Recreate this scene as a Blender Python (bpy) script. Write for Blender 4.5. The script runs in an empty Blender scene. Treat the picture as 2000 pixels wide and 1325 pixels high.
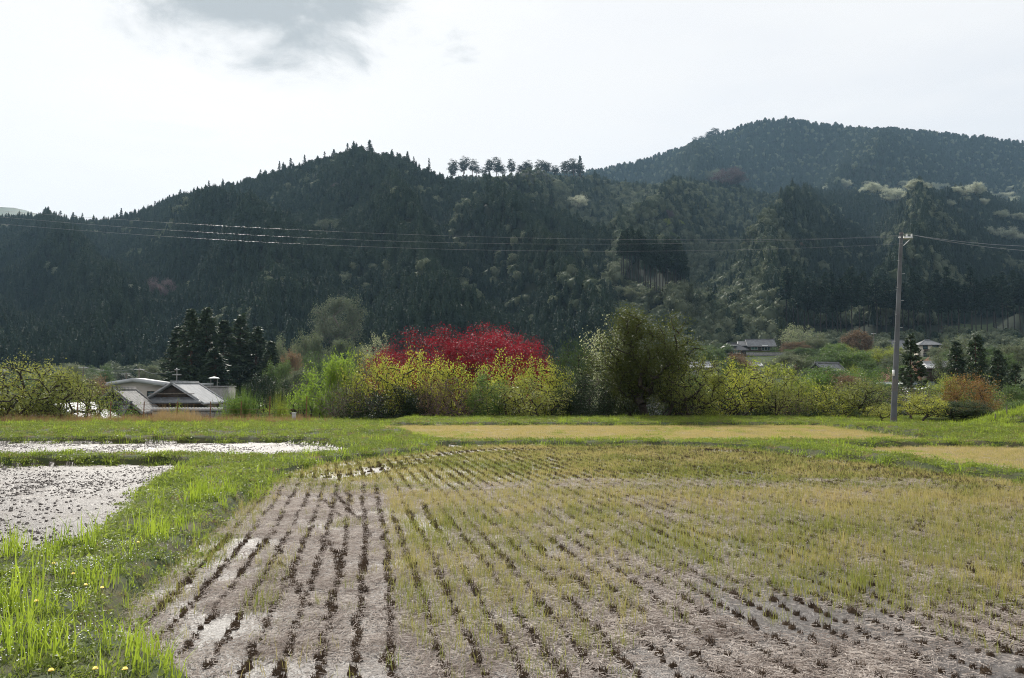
import bpy, math
import numpy as np
from mathutils import Vector, Matrix

scene = bpy.context.scene
COL = scene.collection
R = math.radians

# ------------------------------------------------------------------ camera, sky, sun, exposure
F_PX, PITCH, EYE = 1557.0, R(3.32), 2.0
cam_data = bpy.data.cameras.new('camera')
cam_data.sensor_width = 36.0
cam_data.lens = 36.0 * F_PX / 2000.0
cam_data.clip_start, cam_data.clip_end = 0.1, 9000.0
cam = bpy.data.objects.new('camera', cam_data)
COL.objects.link(cam)
cam.location = (0, 0, EYE)
cam.rotation_euler = (R(90) + PITCH, 0, 0)
scene.camera = cam

HAZE = 0.000092
SUN_AZ, SUN_EL = R(-20.0), R(38.0)
S = Vector((math.sin(SUN_AZ) * math.cos(SUN_EL), math.cos(SUN_AZ) * math.cos(SUN_EL), math.sin(SUN_EL)))
sun_data = bpy.data.lights.new('sun', 'SUN')
sun_data.energy, sun_data.angle, sun_data.color = 5.0, R(0.6), (1.0, 0.95, 0.86)
sun = bpy.data.objects.new('sun', sun_data)
sun.rotation_euler = S.to_track_quat('Z', 'Y').to_euler()
COL.objects.link(sun)

vs = scene.view_settings
vs.view_transform, vs.look, vs.exposure, vs.gamma = 'Standard', 'None', 0.2, 1.0
vs.use_curve_mapping = False
cy = scene.cycles
cy.use_denoising = True
cy.denoiser = 'OPENIMAGEDENOISE'
cy.denoising_prefilter = 'NONE'
cy.denoising_input_passes = 'RGB_ALBEDO_NORMAL'
cy.max_bounces, cy.diffuse_bounces, cy.glossy_bounces = 4, 2, 2
cy.transmission_bounces, cy.transparent_max_bounces, cy.volume_bounces = 3, 12, 0
cy.use_adaptive_sampling = True
cy.adaptive_threshold = 0.02
cy.sample_clamp_indirect = 4.0
cy.pixel_filter_type = 'BLACKMAN_HARRIS'
cy.filter_width = 1.05


class NT:
    """small helper for node trees"""
    def __init__(self, tree):
        self.t = tree
        self.t.nodes.clear()

    def n(self, kind, **kw):
        nd = self.t.nodes.new(kind)
        for k, v in kw.items():
            if k.startswith('i_'):
                key = k[2:]
                key = int(key) if key.isdigit() else key.replace('_', ' ')
                sock = nd.inputs[key]
                if isinstance(v, bpy.types.NodeSocket):
                    self.t.links.new(v, sock)
                else:
                    sock.default_value = v
            else:
                setattr(nd, k, v)
        return nd

    def link(self, a, b):
        self.t.links.new(a, b)

    def math(self, op, a, b=0.0, clamp=False):
        return self.n('ShaderNodeMath', operation=op, use_clamp=clamp, i_0=a, i_1=b).outputs[0]

    def mix(self, fac, a, b):
        m = self.n('ShaderNodeMix', data_type='RGBA', i_0=fac)
        for s, v in ((6, a), (7, b)):
            if isinstance(v, bpy.types.NodeSocket):
                self.link(v, m.inputs[s])
            else:
                m.inputs[s].default_value = (*v, 1.0) if len(v) == 3 else v
        return m.outputs[2]

    def ramp(self, fac, lo, hi):
        return self.n('ShaderNodeMapRange', interpolation_type='SMOOTHSTEP', i_0=fac, i_1=lo, i_2=hi).outputs[0]

    def noise(self, vec, scale, detail=4.0, rough=0.55, dist=0.0):
        nd = self.n('ShaderNodeTexNoise', i_Scale=scale, i_Detail=detail, i_Roughness=rough, i_Distortion=dist)
        if vec is not None:
            self.link(vec, nd.inputs['Vector'])
        return nd.outputs[0]


world = bpy.data.worlds.new('World')
scene.world = world
world.use_nodes = True
w = NT(world.node_tree)
sky = w.n('ShaderNodeTexSky', sky_type='NISHITA', sun_disc=False, sun_elevation=SUN_EL, sun_rotation=SUN_AZ,
          air_density=1.0, dust_density=1.5, ozone_density=1.0)
gen = w.n('ShaderNodeTexCoord').outputs['Generated']
sep = w.n('ShaderNodeSeparateXYZ', i_0=gen)
zc = w.math('MAXIMUM', sep.outputs[2], 0.06)
plane = w.n('ShaderNodeCombineXYZ', i_0=w.math('DIVIDE', sep.outputs[0], zc), i_1=w.math('DIVIDE', sep.outputs[1], zc))
veil_n = w.noise(plane.outputs[0], 0.55, 5.0, 0.55)
veil = w.n('ShaderNodeMapRange', interpolation_type='SMOOTHSTEP', i_0=veil_n, i_1=0.30, i_2=0.62, i_3=0.78, i_4=0.95).outputs[0]
col = w.mix(veil, sky.outputs[0], (8.75, 8.7, 8.65))
# the grey cloud: az/el ellipse broken up by noise
az = w.math('ARCTAN2', sep.outputs[0], sep.outputs[1])
el = w.math('ARCSINE', sep.outputs[2])
cvec = w.n('ShaderNodeCombineXYZ', i_0=w.math('MULTIPLY', az, 1.0), i_1=w.math('MULTIPLY', el, 1.9))
cn = w.noise(cvec.outputs[0], 9.0, 7.0, 0.58, 0.3)
cn2 = w.noise(cvec.outputs[0], 3.5, 3.0, 0.5)


def cloud(az0, el0, ra, re, tilt, amp):
    da = w.math('SUBTRACT', az, az0)
    de = w.math('SUBTRACT', w.math('SUBTRACT', el, el0), w.math('MULTIPLY', da, tilt))
    q = w.math('ADD', w.math('POWER', w.math('ABSOLUTE', w.math('DIVIDE', da, ra)), 2.0),
               w.math('POWER', w.math('ABSOLUTE', w.math('DIVIDE', de, re)), 2.0))
    d = w.math('SUBTRACT', 1.0, w.math('SQRT', q))
    d = w.math('ADD', d, w.math('MULTIPLY', w.math('SUBTRACT', cn, 0.5), amp))
    return w.math('ADD', d, w.math('MULTIPLY', w.math('SUBTRACT', cn2, 0.5), amp * 0.7))


c1 = cloud(-0.325, 0.455, 0.280, 0.080, -0.08, 2.1)
edge = w.ramp(c1, -0.25, 0.06)
core = w.math('MULTIPLY', w.ramp(c1, 0.02, 0.75), 0.95)
col = w.mix(w.math('MULTIPLY', edge, 0.85), col, (8.9, 8.9, 8.9))
col = w.mix(core, col, (4.4, 4.75, 4.95))
c2 = cloud(-0.42, 0.288, 0.075, 0.013, 0.02, 1.0)
col = w.mix(w.math('MULTIPLY', w.ramp(c2, 0.0, 0.5), 0.8), col, (9.0, 9.0, 9.0))
bg = w.n('ShaderNodeBackground', i_Strength=0.1)
w.link(col, bg.inputs['Color'])
w.link(bg.outputs[0], w.n('ShaderNodeOutputWorld').inputs['Surface'])

# ------------------------------------------------------------------ projection helpers (photograph pixels -> places)
CP, SP = math.cos(PITCH), math.sin(PITCH)


def ut(px, py):
    """pixel -> (x/y, (z-eye)/y) of its sight line"""
    a, b = (np.asarray(px, float) - 1000.0) / F_PX, (662.5 - np.asarray(py, float)) / F_PX
    fy = CP - b * SP
    return a / fy, (SP + b * CP) / fy


def at(px, py, Y):
    u, t = ut(px, py)
    return Vector((float(u) * Y, Y, EYE + float(t) * Y))


def G(px, py, z=0.0):
    u, t = ut(px, py)
    Y = (z - EYE) / t
    return np.stack([u * Y, Y], -1)


def px_of(x, y, z):
    a, b = y * CP + (z - EYE) * SP, (z - EYE) * CP - y * SP
    return 1000 + F_PX * x / a, 662.5 - F_PX * b / a


# ------------------------------------------------------------------ numpy noise
def _hash(ix, iy, seed):
    h = (ix.astype(np.int64) * 374761393 + iy.astype(np.int64) * 668265263 + seed * 1442695041) & 0xFFFFFFFF
    h = ((h ^ (h >> 13)) * 1274126177) & 0xFFFFFFFF
    return ((h ^ (h >> 16)) & 0xFFFF) / 65535.0


def vnoise(x, y, seed=0):
    x, y = np.asarray(x, float), np.asarray(y, float)
    ix, iy = np.floor(x), np.floor(y)
    fx, fy = x - ix, y - iy
    fx, fy = fx * fx * (3 - 2 * fx), fy * fy * (3 - 2 * fy)
    a, b = _hash(ix, iy, seed), _hash(ix + 1, iy, seed)
    c, d = _hash(ix, iy + 1, seed), _hash(ix + 1, iy + 1, seed)
    return (a + (b - a) * fx) * (1 - fy) + (c + (d - c) * fx) * fy


def fbm(x, y, oct=4, seed=0):
    s, amp, tot = 0.0, 1.0, 0.0
    for k in range(oct):
        s = s + amp * vnoise(x * 2 ** k + 17.3 * k, y * 2 ** k - 9.1 * k, seed + k)
        tot += amp
        amp *= 0.5
    return s / tot


def sstep(x, a, b):
    t = np.clip((x - a) / (b - a), 0, 1)
    return t * t * (3 - 2 * t)


def inside(P, poly):
    x, y = P[:, 0], P[:, 1]
    r = np.zeros(len(P), bool)
    n = len(poly)
    for i in range(n):
        x0, y0 = poly[i]
        x1, y1 = poly[(i + 1) % n]
        if y0 == y1:
            continue
        c = (y0 > y) != (y1 > y)
        r ^= c & (x < (x1 - x0) * (y - y0) / (y1 - y0) + x0)
    return r


def dist_poly(P, poly):
    d = np.full(len(P), 1e9)
    n = len(poly)
    for i in range(n):
        a, b = poly[i], poly[(i + 1) % n]
        ab = b - a
        t = np.clip(((P - a) @ ab) / max(ab @ ab, 1e-9), 0, 1)
        q = P - a - t[:, None] * ab
        d = np.minimum(d, np.hypot(q[:, 0], q[:, 1]))
    return d


# ------------------------------------------------------------------ mesh helpers
def mesh_np(name, V, quads=None, tris=None, smooth=False):
    V = np.asarray(V, np.float32)
    me = bpy.data.meshes.new(name)
    nq = 0 if quads is None else len(quads)
    nt = 0 if tris is None else len(tris)
    me.vertices.add(len(V))
    me.vertices.foreach_set('co', V.ravel())
    loops = np.concatenate([np.asarray(quads, np.int32).ravel() if nq else np.zeros(0, np.int32),
                            np.asarray(tris, np.int32).ravel() if nt else np.zeros(0, np.int32)])
    me.loops.add(len(loops))
    me.loops.foreach_set('vertex_index', loops)
    me.polygons.add(nq + nt)
    me.polygons.foreach_set('loop_start', np.concatenate([np.arange(nq) * 4, nq * 4 + np.arange(nt) * 3]).astype(np.int32))
    if smooth:
        me.polygons.foreach_set('use_smooth', np.ones(nq + nt, bool))
    me.update(calc_edges=True)
    return me


class MB:
    """collects boxes, tubes and grids into one mesh"""
    def __init__(self):
        self.V, self.Q, self.T, self.n = [], [], [], 0

    def add(self, V, Q=None, T=None):
        V = np.asarray(V, float).reshape(-1, 3)
        if Q is not None and len(Q):
            self.Q.append(np.asarray(Q, int).reshape(-1, 4) + self.n)
        if T is not None and len(T):
            self.T.append(np.asarray(T, int).reshape(-1, 3) + self.n)
        self.V.append(V)
        self.n += len(V)
        return self

    def box(self, x0, x1, y0, y1, z0, z1):
        V = [(x, y, z) for z in (z0, z1) for y in (y0, y1) for x in (x0, x1)]
        return self.add(V, [(0, 2, 3, 1), (4, 5, 7, 6), (0, 1, 5, 4), (2, 6, 7, 3), (0, 4, 6, 2), (1, 3, 7, 5)])

    def tubes(self, P0, P1, R0, R1, k=5, caps=False):
        P0, P1 = np.atleast_2d(np.asarray(P0, float)), np.atleast_2d(np.asarray(P1, float))
        n = len(P0)
        R0, R1 = np.broadcast_to(R0, (n,)), np.broadcast_to(R1, (n,))
        d = P1 - P0
        d /= np.maximum(np.linalg.norm(d, axis=1), 1e-9)[:, None]
        h = np.where(np.abs(d[:, 2:3]) > 0.9, [[1.0, 0, 0]], [[0, 0, 1.0]])
        a = np.cross(d, h)
        a /= np.linalg.norm(a, axis=1)[:, None]
        b = np.cross(d, a)
        ang = np.arange(k) * 2 * np.pi / k
        ring = np.cos(ang)[None, :, None] * a[:, None] + np.sin(ang)[None, :, None] * b[:, None]
        V = np.concatenate([P0[:, None] + ring * R0[:, None, None], P1[:, None] + ring * R1[:, None, None]], 1)
        j = np.arange(k)
        q = np.stack([j, j + k, (j + 1) % k + k, (j + 1) % k], -1)
        Q = (q[None] + (np.arange(n) * 2 * k)[:, None, None]).reshape(-1, 4)
        self.add(V.reshape(-1, 3), Q)
        if caps:
            for i in range(n):
                o = self.n
                self.add([P0[i], *V[i, :k]], None, [(0, 1 + (m + 1) % k, 1 + m) for m in range(k)])
                self.add([P1[i], *V[i, k:]], None, [(0, 1 + m, 1 + (m + 1) % k) for m in range(k)])
        return self

    def path(self, pts, radii, k=6, caps=True):
        pts = np.asarray(pts, float)
        radii = np.broadcast_to(radii, (len(pts),))
        self.tubes(pts[:-1], pts[1:], radii[:-1], radii[1:], k)
        if caps:
            self.tubes(pts[:1], pts[:1] - (pts[1] - pts[0]) * 1e-3, radii[0], 0.0, k)
            self.tubes(pts[-1:], pts[-1:] + (pts[-1] - pts[-2]) * 1e-3, radii[-1], 0.0, k)
        return self

    def mesh(self, name, smooth=False):
        return mesh_np(name, np.concatenate(self.V), np.concatenate(self.Q) if self.Q else None,
                       np.concatenate(self.T) if self.T else None, smooth)

    def build(self, name, mat, parent=None, smooth=False):
        return obj(name, self.mesh(name, smooth), mat, parent)


def obj(name, me, mat=None, parent=None):
    o = bpy.data.objects.new(name, me)
    COL.objects.link(o)
    if mat is not None and me is not None:
        if len(me.materials) == 0:
            me.materials.append(mat)
        elif me.materials[0] != mat:
            o.material_slots[0].link = 'OBJECT'
            o.material_slots[0].material = mat
    if parent is not None:
        o.parent = parent
    return o


def tag(o, label=None, cat=None, group=None, kind=None):
    for k, v in (('label', label), ('category', cat), ('group', group), ('kind', kind)):
        if v:
            o[k] = v
    return o


def empty(name, loc, rz=0.0, label=None, cat=None, group=None):
    o = bpy.data.objects.new(name, None)
    COL.objects.link(o)
    o.empty_display_size = 0.1
    o.location = loc
    o.rotation_euler = (0, 0, rz)
    return tag(o, label, cat, group)


# ------------------------------------------------------------------ materials
def new_mat(name):
    m = bpy.data.materials.new(name)
    m.use_nodes = True
    return m, NT(m.node_tree)


def finish(t, shader, disp=None):
    out = t.n('ShaderNodeOutputMaterial')
    t.link(shader, out.inputs['Surface'])


def leaf_mat(name, c1, c2, transl=0.45, rough=0.5, spec=0.3, tcol=None, wave=0.8, attr=None, c3=None, hue=0.495, sat=1.03):
    """foliage: diffuse/gloss leaf with light coming through it; colour varies from plant to plant and clump to clump"""
    m, t = new_mat(name)
    rnd = t.n('ShaderNodeObjectInfo').outputs['Random']
    pos = t.n('ShaderNodeNewGeometry').outputs['Position']
    nz = t.noise(pos, wave, 3.0)
    isl = t.n('ShaderNodeNewGeometry').outputs['Random Per Island']
    f = t.math('ADD', t.math('MULTIPLY', rnd, 0.45), t.math('MULTIPLY', t.math('SUBTRACT', nz, 0.5), 1.3))
    f = t.math('ADD', f, t.math('MULTIPLY', isl, 0.5), clamp=True)
    c = t.mix(f, c1, c2)
    if attr:
        a = t.n('ShaderNodeAttribute', attribute_type='INSTANCER', attribute_name=attr).outputs['Fac']
        c = t.mix(t.math('ADD', a, t.math('MULTIPLY', t.math('SUBTRACT', isl, 0.5), 0.9), clamp=True), c, c3)
    p = t.n('ShaderNodeBsdfPrincipled', i_Roughness=rough)
    p.inputs['Specular IOR Level'].default_value = spec
    t.link(c, p.inputs['Base Color'])
    tr = t.n('ShaderNodeBsdfTranslucent')
    hs = t.n('ShaderNodeHueSaturation', i_Hue=hue, i_Saturation=sat, i_Value=1.45)
    t.link(c, hs.inputs['Color'])
    t.link(hs.outputs[0], tr.inputs['Color'])
    mx = t.n('ShaderNodeMixShader', i_0=transl)
    t.link(p.outputs[0], mx.inputs[1])
    t.link(tr.outputs[0], mx.inputs[2])
    finish(t, mx.outputs[0])
    return m


def solid_mat(name, c1, c2, scale=3.0, rough=0.7, spec=0.4, bump=0.0, bscale=20.0, metal=0.0, object_space=True):
    m, t = new_mat(name)
    tc = t.n('ShaderNodeTexCoord').outputs['Object']
    pos = tc if object_space else t.n('ShaderNodeNewGeometry').outputs['Position']
    c = t.mix(t.ramp(t.noise(pos, scale, 5.0, 0.6), 0.3, 0.7), c1, c2)
    p = t.n('ShaderNodeBsdfPrincipled', i_Roughness=rough, i_Metallic=metal)
    p.inputs['Specular IOR Level'].default_value = spec
    t.link(c, p.inputs['Base Color'])
    if bump:
        b = t.n('ShaderNodeBump', i_Strength=bump, i_Distance=0.02)
        t.link(t.noise(pos, bscale, 4.0), b.inputs['Height'])
        t.link(b.outputs[0], p.inputs['Normal'])
    finish(t, p.outputs[0])
    return m


def wet_mat(name, dry1, dry2, wet_lo, wet_hi, r_wet, r_dry, straw=None, wscale=0.8, bump=0.6, bscale=9.0, stretch=(1, 1, 1), spec=0.8):
    """soil with a film of water in its low places"""
    m, t = new_mat(name)
    pos = t.n('ShaderNodeNewGeometry').outputs['Position']
    mp = t.n('ShaderNodeMapping', i_Scale=stretch)
    t.link(pos, mp.inputs['Vector'])
    v = mp.outputs[0]
    fine = t.noise(v, bscale, 6.0, 0.62)
    big = t.noise(v, wscale, 4.0, 0.6)
    wet = t.ramp(t.math('ADD', big, t.math('MULTIPLY', t.math('SUBTRACT', fine, 0.5), -0.55)), wet_lo, wet_hi)
    c = t.mix(t.ramp(fine, 0.35, 0.68), dry1, dry2)
    if straw:
        c = t.mix(t.ramp(t.noise(v, 34.0, 3.0, 0.7), 0.50, 0.68), c, straw)
    c = t.mix(t.math('MULTIPLY', wet, 0.55), c, tuple(x * 0.6 for x in dry1))
    p = t.n('ShaderNodeBsdfPrincipled')
    t.link(c, p.inputs['Base Color'])
    t.link(t.n('ShaderNodeMapRange', i_0=wet, i_1=0.0, i_2=1.0, i_3=r_dry, i_4=r_wet).outputs[0], p.inputs['Roughness'])
    p.inputs['IOR'].default_value = 1.42
    t.link(t.n('ShaderNodeMapRange', i_0=wet, i_1=0.0, i_2=1.0, i_3=0.35, i_4=spec).outputs[0], p.inputs['Specular IOR Level'])
    b = t.n('ShaderNodeBump', i_Strength=bump, i_Distance=0.03)
    t.link(t.math('ADD', fine, t.math('MULTIPLY', t.noise(v, bscale * 4, 3.0), 0.25)), b.inputs['Height'])
    t.link(b.outputs[0], p.inputs['Normal'])
    finish(t, p.outputs[0])
    return m


M = {}
M['field_soil'] = wet_mat('field_soil', (0.075, 0.062, 0.056), (0.17, 0.148, 0.135), 0.35, 0.53, 0.37, 0.55, (0.34, 0.31, 0.285), 0.55, 0.7, 14.0, spec=0.7)
M['mud'] = wet_mat('mud', (0.07, 0.055, 0.05), (0.13, 0.10, 0.085), 0.24, 0.50, 0.40, 0.6, None, 0.9, 1.0, 16.0, spec=0.5)
M['far_soil'] = wet_mat('far_soil', (0.16, 0.125, 0.08), (0.26, 0.20, 0.12), 0.60, 0.72, 0.3, 0.8, (0.36, 0.29, 0.17), 0.4, 0.5, 10.0)
M['bank_soil'] = solid_mat('bank_soil', (0.035, 0.055, 0.018), (0.075, 0.07, 0.035), 2.0, 0.9, 0.2, 0.6, 14, object_space=False)
M['terrain'] = solid_mat('terrain', (0.03, 0.05, 0.02), (0.06, 0.075, 0.03), 0.25, 0.95, 0.1, object_space=False)
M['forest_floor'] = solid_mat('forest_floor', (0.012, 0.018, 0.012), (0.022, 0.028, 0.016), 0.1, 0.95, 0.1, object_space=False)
M['grass'] = leaf_mat('grass', (0.10, 0.15, 0.025), (0.18, 0.22, 0.045), 0.5, 0.5, 0.25, wave=1.2, attr='tint', c3=(0.24, 0.30, 0.055))
M['lush'] = leaf_mat('lush', (0.17, 0.25, 0.03), (0.27, 0.35, 0.045), 0.55, 0.4, 0.3, wave=1.5)
M['regrow'] = leaf_mat('regrow', (0.12, 0.165, 0.03), (0.21, 0.235, 0.05), 0.42, 0.6, 0.2, wave=1.0, attr='tint', c3=(0.42, 0.35, 0.15))
M['straw'] = leaf_mat('straw', (0.20, 0.155, 0.13), (0.60, 0.54, 0.49), 0.32, 0.6, 0.2, wave=3.0)
M['stubble'] = leaf_mat('stubble', (0.035, 0.024, 0.017), (0.10, 0.07, 0.045), 0.15, 0.8, 0.1, wave=6.0)
M['dry_weed'] = leaf_mat('dry_weed', (0.20, 0.16, 0.07), (0.38, 0.29, 0.14), 0.35, 0.7, 0.2, wave=0.8, attr='tint', c3=(0.22, 0.125, 0.07))
M['flower'] = solid_mat('flower', (0.85, 0.60, 0.02), (0.9, 0.7, 0.03), 30, 0.6)
M['white_flower'] = solid_mat('white_flower', (0.7, 0.72, 0.78), (0.8, 0.8, 0.85), 30, 0.7)
M['bark'] = solid_mat('bark', (0.025, 0.02, 0.017), (0.06, 0.048, 0.04), 6.0, 0.9, 0.2, 0.8, 25)
M['bark_pale'] = solid_mat('bark_pale', (0.12, 0.10, 0.085), (0.22, 0.19, 0.165), 6.0, 0.9, 0.2, 0.6, 25)
M['bark_cedar'] = solid_mat('bark_cedar', (0.07, 0.045, 0.035), (0.13, 0.085, 0.06), 3.0, 0.9, 0.2, 0.5, 12)
M['persimmon'] = leaf_mat('persimmon', (0.18, 0.21, 0.035), (0.36, 0.375, 0.06), 0.55, 0.45, 0.3, wave=0.7)
M['persimmon_dull'] = leaf_mat('persimmon_dull', (0.12, 0.15, 0.035), (0.24, 0.255, 0.06), 0.5, 0.45, 0.3, wave=0.7)
M['maple_red'] = leaf_mat('maple_red', (0.11, 0.005, 0.010), (0.30, 0.014, 0.028), 0.4, 0.55, 0.2, wave=0.6, hue=0.5, sat=1.0)
M['maple_green'] = leaf_mat('maple_green', (0.11, 0.185, 0.03), (0.19, 0.27, 0.045), 0.55, 0.5, 0.2, wave=0.6)
M['olive'] = leaf_mat('olive', (0.035, 0.055, 0.014), (0.095, 0.11, 0.026), 0.3, 0.55, 0.2, wave=0.45)
M['evergreen'] = leaf_mat('evergreen', (0.022, 0.048, 0.014), (0.06, 0.095, 0.024), 0.25, 0.50, 0.25, wave=0.7)
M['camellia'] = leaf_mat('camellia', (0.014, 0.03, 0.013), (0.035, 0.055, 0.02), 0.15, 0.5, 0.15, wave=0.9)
M['bright_green'] = leaf_mat('bright_green', (0.06, 0.115, 0.025), (0.125, 0.185, 0.04), 0.45, 0.4, 0.3, wave=0.7)
M['yellow_green'] = leaf_mat('yellow_green', (0.13, 0.18, 0.03), (0.25, 0.28, 0.05), 0.5, 0.5, 0.25, wave=0.3)
M['mid_green'] = leaf_mat('mid_green', (0.045, 0.085, 0.025), (0.10, 0.15, 0.045), 0.4, 0.5, 0.25, wave=0.3)
M['grey_green'] = leaf_mat('grey_green', (0.07, 0.095, 0.05), (0.16, 0.18, 0.10), 0.4, 0.55, 0.25, wave=0.2)
M['pale_leaf'] = leaf_mat('pale_leaf', (0.17, 0.21, 0.10), (0.34, 0.36, 0.20), 0.45, 0.55, 0.25, wave=0.2)
M['brown_leaf'] = leaf_mat('brown_leaf', (0.11, 0.075, 0.045), (0.20, 0.14, 0.08), 0.4, 0.6, 0.2, wave=0.3)
M['orange_leaf'] = leaf_mat('orange_leaf', (0.22, 0.115, 0.04), (0.15, 0.16, 0.035), 0.4, 0.5, 0.25, wave=0.5)
M['pink_leaf'] = leaf_mat('pink_leaf', (0.30, 0.16, 0.13), (0.42, 0.26, 0.21), 0.4, 0.6, 0.2, wave=0.3)
M['cedar'] = leaf_mat('cedar', (0.022, 0.040, 0.022), (0.052, 0.074, 0.036), 0.2, 0.6, 0.25, wave=0.2)
M['cedar_far'] = leaf_mat('cedar_far', (0.014, 0.030, 0.022), (0.031, 0.051, 0.030), 0.2, 0.7, 0.15, wave=0.03)
M['hinoki_far'] = leaf_mat('hinoki_far', (0.016, 0.033, 0.022), (0.038, 0.060, 0.034), 0.22, 0.7, 0.15, wave=0.03)
M['hinoki_sunlit'] = leaf_mat('hinoki_sunlit', (0.034, 0.054, 0.036), (0.075, 0.10, 0.06), 0.25, 0.7, 0.15, wave=0.03)  # lighter conifer copy, sunlight on the slope behind put into its colour
M['broad_far'] = leaf_mat('broad_far', (0.05, 0.072, 0.042), (0.15, 0.17, 0.105), 0.3, 0.7, 0.15, wave=0.04)
M['pale_far'] = leaf_mat('pale_far', (0.26, 0.29, 0.20), (0.50, 0.51, 0.40), 0.4, 0.7, 0.15, wave=0.05)
M['mauve_far'] = leaf_mat('mauve_far', (0.07, 0.05, 0.055), (0.13, 0.10, 0.10), 0.3, 0.7, 0.15, wave=0.05)
M['bark_shade'] = solid_mat('bark_shade', (0.02, 0.017, 0.015), (0.045, 0.04, 0.036), 3.0, 0.9, 0.2)  # forest shade on the edge trunks is put into this bark colour
M['twig'] = solid_mat('twig', (0.11, 0.075, 0.07), (0.17, 0.12, 0.105), 4, 0.9, 0.1)
M['concrete'] = solid_mat('concrete', (0.20, 0.19, 0.19), (0.30, 0.29, 0.28), 2.5, 0.75, 0.4, 0.2, 30)
M['pole_grey'] = solid_mat('pole_grey', (0.068, 0.074, 0.084), (0.11, 0.118, 0.13), 1.5, 0.7, 0.5, 0.15, 40)
M['pole_band'] = solid_mat('pole_band', (0.08, 0.075, 0.075), (0.12, 0.11, 0.11), 4, 0.5, 0.5)
M['metal'] = solid_mat('metal', (0.5, 0.5, 0.5), (0.6, 0.6, 0.6), 4, 0.35, 0.5, metal=0.9)
M['wire'] = solid_mat('wire', (0.25, 0.25, 0.26), (0.32, 0.32, 0.33), 1, 0.32, 0.6, metal=0.9)
M['porcelain'] = solid_mat('porcelain', (0.75, 0.75, 0.73), (0.82, 0.82, 0.8), 4, 0.25)
M['tile'] = solid_mat('tile', (0.10, 0.105, 0.11), (0.17, 0.175, 0.185), 1.2, 0.55, 0.45, 0.3, 9)
M['tile_pale'] = solid_mat('tile_pale', (0.22, 0.225, 0.235), (0.33, 0.335, 0.345), 1.2, 0.5, 0.5, 0.3, 9)
M['fascia'] = solid_mat('fascia', (0.36, 0.37, 0.38), (0.44, 0.45, 0.46), 0.6, 0.7)
M['tile_old'] = solid_mat('tile_old', (0.10, 0.098, 0.095), (0.27, 0.26, 0.25), 1.6, 0.6, 0.4, 0.4, 9)
M['clod'] = solid_mat('clod', (0.06, 0.05, 0.045), (0.12, 0.10, 0.09), 9, 0.5, 0.4, 0.5, 30, object_space=False)
M['tile_dark'] = solid_mat('tile_dark', (0.06, 0.062, 0.066), (0.10, 0.10, 0.105), 1.0, 0.45, 0.5, 0.3, 9)
M['metal_roof'] = solid_mat('metal_roof', (0.34, 0.35, 0.36), (0.46, 0.46, 0.47), 0.8, 0.55, 0.4)
M['green_roof'] = solid_mat('green_roof', (0.13, 0.17, 0.165), (0.19, 0.23, 0.22), 0.8, 0.5, 0.5)
M['plaster'] = solid_mat('plaster', (0.50, 0.45, 0.38), (0.60, 0.55, 0.47), 0.7, 0.85)
M['beige'] = solid_mat('beige', (0.30, 0.275, 0.24), (0.37, 0.34, 0.30), 0.5, 0.85)
M['pink_wall'] = solid_mat('pink_wall', (0.40, 0.33, 0.30), (0.47, 0.39, 0.36), 0.5, 0.85)
M['dark_wood'] = solid_mat('dark_wood', (0.035, 0.025, 0.018), (0.07, 0.05, 0.036), 3.0, 0.8)
M['old_wood'] = solid_mat('old_wood', (0.13, 0.11, 0.09), (0.22, 0.19, 0.16), 5.0, 0.9, 0.2, 0.5, 20)
M['rust'] = solid_mat('rust', (0.13, 0.06, 0.03), (0.22, 0.11, 0.06), 8.0, 0.9)
M['white_paint'] = solid_mat('white_paint', (0.72, 0.73, 0.73), (0.8, 0.8, 0.8), 1, 0.5)
M['stone'] = solid_mat('stone', (0.17, 0.165, 0.16), (0.32, 0.31, 0.30), 4.0, 0.85, 0.3, 0.6, 10)
M['asphalt'] = solid_mat('asphalt', (0.14, 0.135, 0.13), (0.20, 0.19, 0.185), 0.6, 0.9)
m, t = new_mat('glass')
g = t.n('ShaderNodeBsdfPrincipled', i_Roughness=0.06)
g.inputs['Base Color'].default_value = (0.03, 0.06, 0.065, 1)
g.inputs['Specular IOR Level'].default_value = 0.8
finish(t, g.outputs[0])
M['glass'] = m
m, t = new_mat('curtain_glass')
g = t.n('ShaderNodeBsdfPrincipled', i_Roughness=0.12)
g.inputs['Base Color'].default_value = (0.10, 0.20, 0.20, 1)
finish(t, g.outputs[0])
M['teal_glass'] = m
# ------------------------------------------------------------------ near ground: paddies, fields, grass banks
def gp(pts):
    return G(np.array([p[0] for p in pts], float), np.array([p[1] for p in pts], float))


POLY_FIELD = gp([(420, 2400), (385, 1400), (372, 1325), (300, 1285), (222, 1252), (270, 1175), (370, 1085), (440, 1025), (515, 955),
                 (560, 925), (640, 906), (740, 896), (825, 886), (850, 874), (1000, 872), (1300, 873), (1450, 878), (1560, 890),
                 (1700, 906), (1850, 926), (2000, 946), (2600, 1035), (3400, 1300), (3400, 2400)])
POLY_MUD1 = gp([(-1200, 905), (0, 908), (150, 904), (330, 904), (382, 908), (335, 928), (275, 972), (205, 1040), (120, 1088), (0, 1110),
                (-300, 1180), (-1200, 1400)])
POLY_MUD2 = gp([(-1200, 868), (0, 863), (200, 863), (400, 862), (560, 862), (640, 868), (708, 884), (650, 894), (520, 899), (380, 896),
                (200, 895), (0, 898), (-1200, 899)])
POLY_FAR = gp([(690, 833), (900, 832), (1300, 832), (1600, 832), (1680, 842), (1800, 858), (1885, 869), (1760, 869), (1650, 869), (1570, 869),
               (1500, 868), (1300, 868), (1000, 867), (850, 866), (790, 852), (705, 846)])
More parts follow.
